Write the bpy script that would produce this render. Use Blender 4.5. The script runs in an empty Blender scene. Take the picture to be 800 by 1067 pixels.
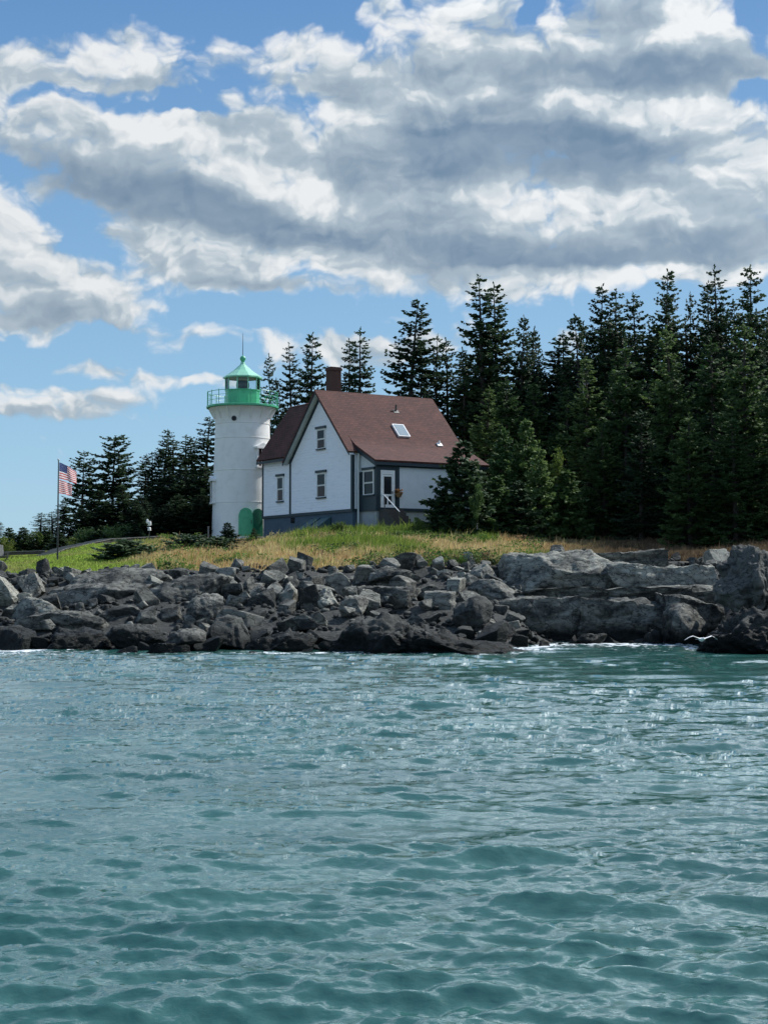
import bpy, bmesh, math, random
import numpy as np
from mathutils import Vector, Matrix, Euler

R = math.radians
rng = np.random.default_rng(7)
random.seed(7)
scene = bpy.context.scene
COL = scene.collection

# ------------------------------------------------------------------ camera model
F = 1600.0                      # focal length in photo pixels (800 wide)
HC = 2.5                        # eye height above the water (standing in a small boat)
HORIZON = 612.0
PITCH = math.atan((HORIZON - 533.5) / F)
cp, sp = math.cos(PITCH), math.sin(PITCH)

def ray(px, py):
    a = (px - 400.0) / F; b = (533.5 - py) / F
    return np.array([a, cp - b * sp, sp + b * cp])

def P(px, py, depth):
    d = ray(px, py); k = depth / d[1]
    return np.array([d[0] * k, depth, HC + d[2] * k])

def proj(p):
    x, y, z = p[0], p[1], p[2] - HC
    f = y * cp + z * sp; u = -y * sp + z * cp
    return 400 + F * x / f, 533.5 - F * u / f

# ------------------------------------------------------------------ object helpers
def link(o, parent=None):
    COL.objects.link(o)
    if parent is not None: o.parent = parent
    return o

def tag(o, label=None, cat=None, group=None, kind=None):
    if label: o['label'] = label
    if cat: o['category'] = cat
    if group: o['group'] = group
    if kind: o['kind'] = kind
    return o

def empty(name, loc=(0, 0, 0), rz=0.0):
    o = bpy.data.objects.new(name, None); o.empty_display_size = .3
    o.location = Vector([float(v) for v in loc]); o.rotation_euler = (0, 0, rz)
    return link(o)

def np_mesh(name, V, Fc, mats, smooth=False, attr=None, midx=None):
    """V (n,3); Fc (m,3) or (m,4) int arrays"""
    me = bpy.data.meshes.new(name)
    V = np.ascontiguousarray(V, dtype=np.float32); Fc = np.ascontiguousarray(Fc, dtype=np.int32)
    n, k = Fc.shape
    me.vertices.add(len(V)); me.vertices.foreach_set('co', V.ravel())
    me.loops.add(n * k); me.loops.foreach_set('vertex_index', Fc.ravel())
    me.polygons.add(n); me.polygons.foreach_set('loop_start', np.arange(0, n * k, k, dtype=np.int32))
    if smooth: me.polygons.foreach_set('use_smooth', np.ones(n, dtype=bool))
    for m in (mats if isinstance(mats, (list, tuple)) else [mats]): me.materials.append(m)
    if midx is not None: me.polygons.foreach_set('material_index', np.ascontiguousarray(midx, dtype=np.int32))
    me.update(calc_edges=True)
    if attr is not None:
        for an, (typ, data) in attr.items():
            a = me.attributes.new(an, typ, 'POINT')
            a.data.foreach_set('color' if typ == 'FLOAT_COLOR' else 'value', np.ascontiguousarray(data, dtype=np.float32).ravel())
    return me

class MB:
    """collects simple shapes, then builds ONE mesh object"""
    def __init__(s): s.V = []; s.F = []; s.M = []
    def add(s, verts, faces, m=0):
        o = len(s.V); s.V += [tuple(float(c) for c in v) for v in verts]
        for f in faces: s.F.append(tuple(o + i for i in f)); s.M.append(m)
    def box(s, x0, y0, z0, x1, y1, z1, m=0):
        v = [(x0,y0,z0),(x1,y0,z0),(x1,y1,z0),(x0,y1,z0),(x0,y0,z1),(x1,y0,z1),(x1,y1,z1),(x0,y1,z1)]
        s.add(v, [(3,2,1,0),(4,5,6,7),(0,1,5,4),(1,2,6,5),(2,3,7,6),(3,0,4,7)], m)
    def bar(s, a, b, w, h, up=(0,0,1), m=0):
        """a rectangular bar from a to b, w across, h along 'up'"""
        a = Vector(a); b = Vector(b); d = (b - a).normalized(); u = Vector(up)
        sd = d.cross(u).normalized() * (w / 2); uu = sd.normalized().cross(d).normalized() * (h / 2)
        v = [a - sd - uu, a + sd - uu, a + sd + uu, a - sd + uu, b - sd - uu, b + sd - uu, b + sd + uu, b - sd + uu]
        s.add(v, [(0,1,2,3),(7,6,5,4),(0,4,5,1),(1,5,6,2),(2,6,7,3),(3,7,4,0)], m)
    def prism(s, pts, off, m=0):
        """polygon pts extruded by vector off"""
        n = len(pts); off = Vector(off); v = [Vector(p) for p in pts]; v2 = [p + off for p in v]
        s.add(v + v2, [tuple(range(n))[::-1], tuple(range(n, 2*n))] + [(i, (i+1) % n, n + (i+1) % n, n + i) for i in range(n)], m)
    def tube(s, pts, r, n=8, m=0, cap=True):
        pts = [Vector(p) for p in pts]; rs = r if isinstance(r, (list, tuple)) else [r] * len(pts)
        V = []; Fs = []
        for i, p in enumerate(pts):
            t = (pts[min(i+1, len(pts)-1)] - pts[max(i-1, 0)]).normalized()
            ref = Vector((0, 0, 1)) if abs(t.z) < .9 else Vector((1, 0, 0))
            a = t.cross(ref).normalized(); b = t.cross(a).normalized()
            for k in range(n):
                th = 2 * math.pi * k / n
                V.append(p + (a * math.cos(th) + b * math.sin(th)) * rs[i])
        for i in range(len(pts) - 1):
            for k in range(n):
                Fs.append((i*n + k, i*n + (k+1) % n, (i+1)*n + (k+1) % n, (i+1)*n + k))
        if cap: Fs += [tuple(range(n))[::-1], tuple((len(pts)-1)*n + k for k in range(n))]
        s.add(V, Fs, m)
    def lathe(s, prof, n=32, c=(0, 0, 0), m=0, a0=0.0):
        V = []; Fs = []; cx, cy, cz = c
        for (r, z) in prof:
            for k in range(n):
                th = a0 + 2 * math.pi * k / n
                V.append((cx + r * math.cos(th), cy + r * math.sin(th), cz + z))
        for i in range(len(prof) - 1):
            for k in range(n):
                Fs.append((i*n + k, i*n + (k+1) % n, (i+1)*n + (k+1) % n, (i+1)*n + k))
        s.add(V, Fs, m)
    def build(s, name, mat, parent=None, smooth=False, bevel=0.0):
        me = bpy.data.meshes.new(name); me.from_pydata(s.V, [], s.F)
        for mm in (mat if isinstance(mat, (list, tuple)) else [mat]): me.materials.append(mm)
        me.polygons.foreach_set('material_index', s.M)
        bm = bmesh.new(); bm.from_mesh(me)
        bmesh.ops.recalc_face_normals(bm, faces=bm.faces)
        if bevel > 0:
            es = [e for e in bm.edges if e.is_manifold and e.calc_face_angle(0) > .6]
            bmesh.ops.bevel(bm, geom=es, offset=bevel, segments=1, affect='EDGES')
        uv = bm.loops.layers.uv.new('UVMap')
        for f in bm.faces:                      # metres along the horizontal and up the slope
            nrm = f.normal; t = Vector((0, 0, 1)).cross(nrm)
            t = t.normalized() if t.length > 1e-4 else Vector((1, 0, 0)); bt = nrm.cross(t)
            for l in f.loops: l[uv].uv = (l.vert.co.dot(t), l.vert.co.dot(bt))
        bm.to_mesh(me); bm.free()
        if smooth:
            me.polygons.foreach_set('use_smooth', [True] * len(me.polygons))
            me.set_sharp_from_angle(angle=R(40))
        o = bpy.data.objects.new(name, me)
        return link(o, parent)

# ------------------------------------------------------------------ numpy noise
def _hash(ix, iy, iz, seed):
    h = (ix.astype(np.int64) * 374761393 + iy.astype(np.int64) * 668265263 + iz.astype(np.int64) * 2147483647 + seed * 1274126177) & 0xFFFFFFFF
    h = ((h ^ (h >> 13)) * 1274126177) & 0xFFFFFFFF
    return ((h ^ (h >> 16)) & 0xFFFF) / 65535.0

def vnoise(p, seed=0):
    p = np.asarray(p, dtype=np.float64); i = np.floor(p).astype(np.int64); f = p - i
    f = f * f * f * (f * (f * 6 - 15) + 10)
    r = 0
    for dx in (0, 1):
        wx = f[:, 0] if dx else 1 - f[:, 0]
        for dy in (0, 1):
            wy = f[:, 1] if dy else 1 - f[:, 1]
            for dz in (0, 1):
                wz = f[:, 2] if dz else 1 - f[:, 2]
                r = r + wx * wy * wz * _hash(i[:, 0] + dx, i[:, 1] + dy, i[:, 2] + dz, seed)
    return r * 2 - 1

def fbm(p, oct=4, seed=0, gain=.5):
    a = 1.0; s = 0; p = np.asarray(p, dtype=np.float64)
    for o in range(oct):
        s = s + a * vnoise(p, seed + o * 17); p = p * 2.03 + 5.1; a *= gain
    return s

# ------------------------------------------------------------------ materials
def mat(name):
    m = bpy.data.materials.new(name); m.use_nodes = True
    nt = m.node_tree; b = nt.nodes['Principled BSDF']
    return m, nt, b

def N(nt, typ, **kw):
    n = nt.nodes.new(typ)
    for k, v in kw.items():
        if k.startswith('i_'):
            n.inputs[int(k[2:]) if k[2:].isdigit() else k[2:].replace('_', ' ')].default_value = v
        else: setattr(n, k, v)
    return n

def mixc(nt, a, b, fac, blend='MIX'):
    n = nt.nodes.new('ShaderNodeMix'); n.data_type = 'RGBA'; n.blend_type = blend
    for sock, v in ((n.inputs[6], a), (n.inputs[7], b), (n.inputs[0], fac)):
        if isinstance(v, bpy.types.NodeSocket): nt.links.new(v, sock)
        elif isinstance(v, (int, float)): sock.default_value = v
        else: sock.default_value = (*v, 1) if len(v) == 3 else v
    return n.outputs[2]

def math_(nt, op, a, b=None, c=None, clamp=False):
    n = nt.nodes.new('ShaderNodeMath'); n.operation = op; n.use_clamp = clamp
    for i, v in enumerate((a, b, c)):
        if v is None: continue
        if isinstance(v, bpy.types.NodeSocket): nt.links.new(v, n.inputs[i])
        else: n.inputs[i].default_value = v
    return n.outputs[0]

def ramp(nt, fac, lo, hi, a=0.0, b=1.0, smooth=True):
    n = nt.nodes.new('ShaderNodeMapRange'); n.interpolation_type = 'SMOOTHSTEP' if smooth else 'LINEAR'
    nt.links.new(fac, n.inputs[0])
    n.inputs[1].default_value = lo; n.inputs[2].default_value = hi; n.inputs[3].default_value = a; n.inputs[4].default_value = b
    return n.outputs[0]

def noise(nt, vec, scale, detail=4, rough=.5, dist=0.0):
    n = nt.nodes.new('ShaderNodeTexNoise'); n.inputs['Scale'].default_value = scale
    n.inputs['Detail'].default_value = detail; n.inputs['Roughness'].default_value = rough; n.inputs['Distortion'].default_value = dist
    if vec is not None: nt.links.new(vec, n.inputs['Vector'])
    return n.outputs['Fac']

def bump(nt, b, height, strength, dist):
    n = nt.nodes.new('ShaderNodeBump'); n.inputs['Strength'].default_value = strength; n.inputs['Distance'].default_value = dist
    nt.links.new(height, n.inputs['Height']); nt.links.new(n.outputs[0], b.inputs['Normal'])
    return n

def simple(name, col, rough=.6, var=.12, scale=3.0, metallic=0.0, dirt=None, spec=.5):
    """a painted / plain surface with a little wear in it"""
    m, nt, b = mat(name)
    tc = N(nt, 'ShaderNodeTexCoord').outputs['Object']
    n1 = noise(nt, tc, scale, 6, .6)
    c2 = dirt if dirt else tuple(c * (1 - 2.2 * var) for c in col)
    f = ramp(nt, n1, .42, .72)
    nt.links.new(mixc(nt, col, c2, math_(nt, 'MULTIPLY', f, .8 if dirt is None else .6)), b.inputs['Base Color'])
    b.inputs['Roughness'].default_value = rough; b.inputs['Metallic'].default_value = metallic
    b.inputs['Specular IOR Level'].default_value = spec
    bump(nt, b, noise(nt, tc, scale * 8, 3), .15, .02)
    return m

def clapboard(name, col, pitch=.19):
    m, nt, b = mat(name)
    tc = N(nt, 'ShaderNodeTexCoord').outputs['Object']
    sx = N(nt, 'ShaderNodeSeparateXYZ'); nt.links.new(tc, sx.inputs[0])
    fr = math_(nt, 'FRACT', math_(nt, 'DIVIDE', sx.outputs[2], pitch))
    saw = math_(nt, 'SUBTRACT', 1.0, fr)
    mp = N(nt, 'ShaderNodeMapping'); mp.inputs['Scale'].default_value = (.5, .5, 2.5); nt.links.new(tc, mp.inputs[0])
    st = ramp(nt, noise(nt, mp.outputs[0], 2.0, 6, .65), .45, .8)
    nt.links.new(mixc(nt, col, tuple(c * .8 for c in col), math_(nt, 'MULTIPLY', st, .7)), b.inputs['Base Color'])
    b.inputs['Roughness'].default_value = .5
    bump(nt, b, saw, 1.0, .05)
    return m

def shingle(name, c1, c2):
    m, nt, b = mat(name)
    tc = N(nt, 'ShaderNodeTexCoord').outputs['UV']
    br = N(nt, 'ShaderNodeTexBrick'); nt.links.new(tc, br.inputs['Vector'])
    br.inputs['Color1'].default_value = (*c1, 1); br.inputs['Color2'].default_value = (*c2, 1)
    br.inputs['Mortar'].default_value = (*[c * .45 for c in c1], 1)
    br.inputs['Scale'].default_value = 1.0; br.inputs['Mortar Size'].default_value = .022
    br.inputs['Brick Width'].default_value = .42; br.inputs['Row Height'].default_value = .21; br.inputs['Bias'].default_value = -.1
    n1 = noise(nt, tc, .8, 6, .65)
    n2 = noise(nt, tc, 5.0, 5, .7)
    c = mixc(nt, br.outputs['Color'], tuple(x * 1.5 for x in c2), ramp(nt, n1, .45, .8, 0, .5))
    c = mixc(nt, c, tuple(x * .5 for x in c1), ramp(nt, n2, .42, .7, 0, .6))
    nt.links.new(c, b.inputs['Base Color']); b.inputs['Roughness'].default_value = .9
    bump(nt, b, br.outputs['Fac'], -.5, .02)
    return m

def rock_mat(name, dark, pale, wet_hi=1.0, moss=0.25):
    m, nt, b = mat(name)
    pos = N(nt, 'ShaderNodeNewGeometry').outputs['Position']
    oi = N(nt, 'ShaderNodeObjectInfo').outputs['Random']
    mp = N(nt, 'ShaderNodeMapping'); mp.inputs['Scale'].default_value = (1, 1, 2.2); mp.inputs['Rotation'].default_value = (.15, .2, .3)
    nt.links.new(pos, mp.inputs[0])
    n1 = noise(nt, mp.outputs[0], .9, 8, .62, .6)
    n2 = noise(nt, pos, 5.0, 6, .65)
    f = math_(nt, 'ADD', math_(nt, 'MULTIPLY', n1, .75), math_(nt, 'MULTIPLY', n2, .35))
    c = mixc(nt, dark, pale, ramp(nt, math_(nt, 'ADD', f, math_(nt, 'MULTIPLY', math_(nt, 'SUBTRACT', oi, .5), .22)), .40, .72))
    # lichen speckle and rusty stains
    c = mixc(nt, c, (.21, .20, .165), ramp(nt, noise(nt, pos, 11.0, 4, .7), .6, .72, 0, moss * 1.6))
    c = mixc(nt, c, (.14, .11, .07), ramp(nt, noise(nt, pos, 1.7, 4, .6), .6, .78, 0, .14))
    # tide line: wet, weed-dark rock below the splash zone
    sx = N(nt, 'ShaderNodeSeparateXYZ'); nt.links.new(pos, sx.inputs[0])
    zz = math_(nt, 'ADD', sx.outputs[2], math_(nt, 'MULTIPLY', noise(nt, pos, .7, 4, .6), 1.1))
    wet = ramp(nt, zz, wet_hi + .35, wet_hi + .95, 1.0, 0.0)
    c = mixc(nt, c, (.009, .0115, .0112), math_(nt, 'MULTIPLY', wet, .92))
    nt.links.new(c, b.inputs['Base Color'])
    nt.links.new(math_(nt, 'SUBTRACT', .85, math_(nt, 'MULTIPLY', wet, .45)), b.inputs['Roughness'])
    nt.links.new(math_(nt, 'SUBTRACT', .26, math_(nt, 'MULTIPLY', wet, .20)), b.inputs['Specular IOR Level'])
    cr = N(nt, 'ShaderNodeTexVoronoi', feature='DISTANCE_TO_EDGE'); cr.inputs['Scale'].default_value = 1.3
    ds = nt.nodes.new('ShaderNodeVectorMath'); ds.operation = 'MULTIPLY_ADD'
    nz = N(nt, 'ShaderNodeTexNoise'); nz.inputs['Scale'].default_value = 1.5; nt.links.new(mp.outputs[0], nz.inputs['Vector'])
    nt.links.new(nz.outputs['Color'], ds.inputs[0]); ds.inputs[1].default_value = (1.2, 1.2, 1.2); nt.links.new(mp.outputs[0], ds.inputs[2])
    nt.links.new(ds.outputs[0], cr.inputs['Vector'])
    crack = ramp(nt, cr.outputs['Distance'], 0, .05)
    nt.links.new(mixc(nt, (.012, .013, .012), c, math_(nt, 'MULTIPLY_ADD', crack, .75, .25)), b.inputs['Base Color'])
    h = math_(nt, 'ADD', math_(nt, 'MULTIPLY', crack, .5), math_(nt, 'ADD', math_(nt, 'MULTIPLY', n2, .8), noise(nt, pos, 18, 4, .7)))
    bump(nt, b, h, .75, .07)
    return m

M = {}
M['tower_white'] = simple('tower_white', (.83, .83, .80), .5, .06, 1.4, dirt=(.70, .69, .64))
M['trim_white'] = simple('trim_white', (.78, .78, .76), .5, .06, 3)
M['clap'] = clapboard('white_clapboard', (.84, .845, .85))
M['plain_white'] = simple('lean_to_boards', (.62, .66, .68), .55, .05, 2)
M['green'] = simple('green_paint', (.085, .45, .24), .35, .12, 2.5)
M['green_dark'] = simple('green_door_paint', (.014, .15, .08), .4, .14, 2.0)
M['green_roof'] = simple('green_roof_paint', (.30, .64, .45), .35, .08, 2.0)
M['teal'] = simple('dark_teal_trim', (.011, .029, .040), .5, .1, 2)
M['soffit'] = simple('soffit_paint', (.62, .66, .66), .6, .08, 2)
M['found'] = simple('blue_grey_foundation', (.065, .105, .145), .8, .12, 1.5)
M['found_pale'] = simple('bare_concrete', (.33, .35, .36), .85, .14, 1.5)
M['shingle'] = shingle('roof_shingles', (.072, .026, .020), (.118, .043, .032))
M['brick'] = simple('chimney_brick', (.085, .04, .03), .9, .16, 5)
M['iron'] = simple('dark_iron', (.03, .035, .035), .5, .1, 4)
M['grey_wood'] = simple('weathered_wood', (.22, .21, .19), .85, .16, 4)
M['dark_wood'] = simple('dark_wood', (.06, .055, .05), .9, .15, 4)
M['bark'] = simple('bark', (.055, .045, .037), .95, .2, 2.0)
M['pale_bark'] = simple('pale_bark', (.34, .32, .28), .9, .2, 2.0)
M['red'] = simple('flag_red', (.50, .05, .06), .8, .05, 3)
M['white_cloth'] = simple('flag_white', (.80, .78, .76), .8, .03, 3)
M['navy'] = simple('flag_blue', (.035, .05, .15), .8, .05, 3)
M['basket'] = simple('brown_basket', (.22, .13, .06), .8, .2, 9)
def cloth(name, col):
    m, nt, b = mat(name); b.inputs['Base Color'].default_value = (*col, 1); b.inputs['Roughness'].default_value = .8
    tl = N(nt, 'ShaderNodeBsdfTranslucent'); tl.inputs[0].default_value = (*col, 1)
    mx = N(nt, 'ShaderNodeMixShader'); mx.inputs[0].default_value = .5
    nt.links.new(b.outputs[0], mx.inputs[1]); nt.links.new(tl.outputs[0], mx.inputs[2]); nt.links.new(mx.outputs[0], nt.nodes['Material Output'].inputs[0]); return m
M['red'] = cloth('flag_red', (.62, .10, .10)); M['white_cloth'] = cloth('flag_white', (.85, .83, .82)); M['navy'] = cloth('flag_blue', (.06, .08, .22))
def glass_mat(name, col, rough=.04, spec=.14):
    m, nt, b = mat(name); b.inputs['Base Color'].default_value = (*col, 1); b.inputs['Roughness'].default_value = rough
    b.inputs['IOR'].default_value = 1.5; b.inputs['Specular IOR Level'].default_value = spec
    return m
M['pane'] = glass_mat('window_glass', (.018, .021, .024))
M['pane_warm'] = glass_mat('window_glass_curtain', (.045, .022, .02), .08)
M['pane_pale'] = glass_mat('skylight_glass', (.30, .36, .38), .05, .4)
def clear_glass():
    m, nt, b = mat('lantern_glass')
    b.inputs['Base Color'].default_value = (1, 1, 1, 1); b.inputs['Roughness'].default_value = 0.02
    tr = N(nt, 'ShaderNodeBsdfTransparent'); tr.inputs[0].default_value = (.9, .95, .95, 1)
    gl = N(nt, 'ShaderNodeBsdfGlossy'); gl.inputs['Roughness'].default_value = .03
    fr = N(nt, 'ShaderNodeFresnel'); fr.inputs[0].default_value = 1.5
    mx = N(nt, 'ShaderNodeMixShader'); nt.links.new(fr.outputs[0], mx.inputs[0]); nt.links.new(tr.outputs[0], mx.inputs[1]); nt.links.new(gl.outputs[0], mx.inputs[2])
    nt.links.new(mx.outputs[0], nt.nodes['Material Output'].inputs[0])
    return m
M['lantern_glass'] = clear_glass()
M['rock'] = rock_mat('shore_rock', (.022, .025, .024), (.225, .225, .195), .5)
M['rock_pale'] = rock_mat('pale_ledge_rock', (.050, .054, .050), (.32, .32, .27), .45)
M['rock_dark'] = rock_mat('dark_wet_rock', (.012, .0145, .014), (.095, .098, .088), .75, .10)

def foliage_mat(name, dark, light, transl=.22, tip=None):
    m, nt, b = mat(name)
    oi = N(nt, 'ShaderNodeObjectInfo').outputs['Random']
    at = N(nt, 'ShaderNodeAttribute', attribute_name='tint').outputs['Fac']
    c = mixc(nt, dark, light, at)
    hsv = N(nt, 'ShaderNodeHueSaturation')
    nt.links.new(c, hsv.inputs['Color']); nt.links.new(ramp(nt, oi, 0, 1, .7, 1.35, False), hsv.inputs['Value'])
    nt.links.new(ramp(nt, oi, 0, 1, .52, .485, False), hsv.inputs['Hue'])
    nt.links.new(hsv.outputs[0], b.inputs['Base Color']); b.inputs['Roughness'].default_value = .65
    b.inputs['Specular IOR Level'].default_value = .25
    tl = N(nt, 'ShaderNodeBsdfTranslucent'); nt.links.new(hsv.outputs[0], tl.inputs[0])
    mx = N(nt, 'ShaderNodeMixShader'); mx.inputs[0].default_value = transl
    nt.links.new(b.outputs[0], mx.inputs[1]); nt.links.new(tl.outputs[0], mx.inputs[2])
    nt.links.new(mx.outputs[0], nt.nodes['Material Output'].inputs[0])
    return m
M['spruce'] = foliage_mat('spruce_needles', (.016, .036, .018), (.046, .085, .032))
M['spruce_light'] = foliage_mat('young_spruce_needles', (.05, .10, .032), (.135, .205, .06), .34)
M['spruce_mid'] = foliage_mat('front_spruce_needles', (.034, .072, .024), (.105, .17, .05), .34)  # lighter copy of the spruce needles, front-row sunlight put into the colour
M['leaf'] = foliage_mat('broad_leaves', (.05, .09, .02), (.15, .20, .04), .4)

def grass_mat():
    m, nt, b = mat('grass_blades')
    at = N(nt, 'ShaderNodeAttribute', attribute_name='Col').outputs['Color']
    nt.links.new(at, b.inputs['Base Color']); b.inputs['Roughness'].default_value = .7; b.inputs['Specular IOR Level'].default_value = .2
    tl = N(nt, 'ShaderNodeBsdfTranslucent'); nt.links.new(at, tl.inputs[0])
    mx = N(nt, 'ShaderNodeMixShader'); mx.inputs[0].default_value = .4
    nt.links.new(b.outputs[0], mx.inputs[1]); nt.links.new(tl.outputs[0], mx.inputs[2])
    nt.links.new(mx.outputs[0], nt.nodes['Material Output'].inputs[0])
    return m
M['grass'] = grass_mat()

# ------------------------------------------------------------------ terrain
COLS = [  # photo column -> (depth, z) profile
    (-400, [(50,-1.5),(58,-1),(62,-.1),(70,1.2),(77,2.9),(88,3.8),(104,4.6),(125,5.2),(170,6),(400,14)]),
    (0,    [(50,-1.5),(58,-1),(62,-.1),(70,1.2),(77,2.75),(88,3.75),(104,4.55),(125,5.2),(170,6),(400,14)]),
    (150,  [(50,-1.5),(57,-1),(61,-.1),(68,1.4),(77,3.0),(90,4.4),(106,5.6),(125,6.4),(170,7),(400,16)]),
    (250,  [(50,-1.5),(57,-1),(60,-.1),(68,1.3),(77,3.0),(95,4.95),(116,6.05),(130,6.8),(170,7.5),(400,17)]),
    (370,  [(50,-1.5),(57,-1),(60,-.1),(68,1.2),(80,3.3),(95,5.4),(103,6.25),(115,6.7),(170,8),(400,18)]),
    (500,  [(50,-1.5),(58,-1),(62,-.1),(70,1.4),(80,3.3),(95,5.25),(106,6.25),(130,8),(170,9),(400,20)]),
    (600,  [(50,-1.5),(66,-1),(71,-.1),(76,1.9),(82,3.6),(95,4.9),(110,6),(150,9),(170,9.6),(400,20)]),
    (700,  [(50,-1.5),(64,-1),(69,-.1),(75,2.0),(82,3.7),(92,4.6),(105,5.6),(150,9),(170,9.6),(400,20)]),
    (810,  [(50,-1.5),(54,-1),(58,.0),(66,1.9),(74,3.4),(85,4.4),(105,5.8),(150,9),(170,9.6),(400,20)]),
    (1250, [(50,-1.5),(54,-1),(58,.0),(66,1.9),(74,3.4),(85,4.4),(105,5.8),(150,9),(170,9.6),(400,20)]),
]
CPX = np.array([c[0] for c in COLS], float)
def shelf(x, y):
    x = np.atleast_1d(np.asarray(x, float)); y = np.atleast_1d(np.asarray(y, float))
    px = np.clip(400 + F * x / np.maximum(y, 20), CPX[0], CPX[-1])
    Z = np.stack([np.interp(y, [p[0] for p in c[1]], [p[1] for p in c[1]], left=-1.5) for c in COLS])
    i = np.clip(np.searchsorted(CPX, px, side='right') - 1, 0, len(CPX) - 2)
    t = (px - CPX[i]) / (CPX[i+1] - CPX[i]); t = t * t * (3 - 2 * t)
    ar = np.arange(len(x))
    return Z[i, ar] * (1 - t) + Z[i+1, ar] * t
def grassline(px):
    return np.interp(px, [-400, 0, 60, 150, 250, 350, 450, 530, 560, 640, 740, 800, 1250], [79, 79, 80, 80.5, 79, 80.5, 82, 83, 85.5, 85.5, 82, 82, 82])
def ground(x, y):
    x = np.atleast_1d(np.asarray(x, float)); y = np.atleast_1d(np.asarray(y, float))
    z = shelf(x, y); px = 400 + F * x / np.maximum(y, 20)
    m = np.clip((y - grassline(px) + 1) / 3, 0, 1)
    p3 = np.stack([x, y, 0 * x], 1)
    return z + (1 - m) * .28 * fbm(p3 * .55, 4, 3) * np.clip((z + .6), 0, 1) + m * .13 * fbm(p3 * .3, 3, 9)
def gz(x, y): return float(ground(x, y)[0])

xs = np.concatenate([np.linspace(-170, -48, 25), np.linspace(-47, 47, 240), np.linspace(48, 170, 25)])
ys = np.concatenate([np.linspace(40, 56, 14), np.linspace(56.3, 140, 260), np.linspace(142, 400, 40)])
X, Y = np.meshgrid(xs, ys)
Z = ground(X.ravel(), Y.ravel())
nx, ny = len(xs), len(ys)
idx = np.arange(nx * ny).reshape(ny, nx)
quad = np.stack([idx[:-1, :-1].ravel(), idx[:-1, 1:].ravel(), idx[1:, 1:].ravel(), idx[1:, :-1].ravel()], 1)
PX = 400 + F * X.ravel() / Y.ravel()
gm = np.clip((Y.ravel() - grassline(PX) + .8) / 1.2, 0, 1)
def ground_mat():
    m, nt, b = mat('island_soil')
    pos = N(nt, 'ShaderNodeNewGeometry').outputs['Position']
    at = N(nt, 'ShaderNodeAttribute', attribute_name='soil').outputs['Fac']
    n1 = noise(nt, pos, .5, 6, .6); n2 = noise(nt, pos, 6, 5, .7)
    soil = mixc(nt, (.10, .10, .04), (.20, .155, .075), ramp(nt, n1, .4, .65))
    soil = mixc(nt, soil, (.05, .04, .025), ramp(nt, n2, .5, .75, 0, .7))
    rk = mixc(nt, (.010, .0125, .012), (.05, .053, .047), ramp(nt, n2, .35, .7))
    nt.links.new(mixc(nt, rk, soil, at), b.inputs['Base Color']); b.inputs['Roughness'].default_value = .9
    bump(nt, b, n2, .8, .15)
    return m
me = np_mesh('island_ground', np.stack([X.ravel(), Y.ravel(), Z], 1), quad, ground_mat(), True, {'soil': ('FLOAT', gm)})
o = link(bpy.data.objects.new('island_ground', me)); tag(o, kind='structure')

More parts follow.
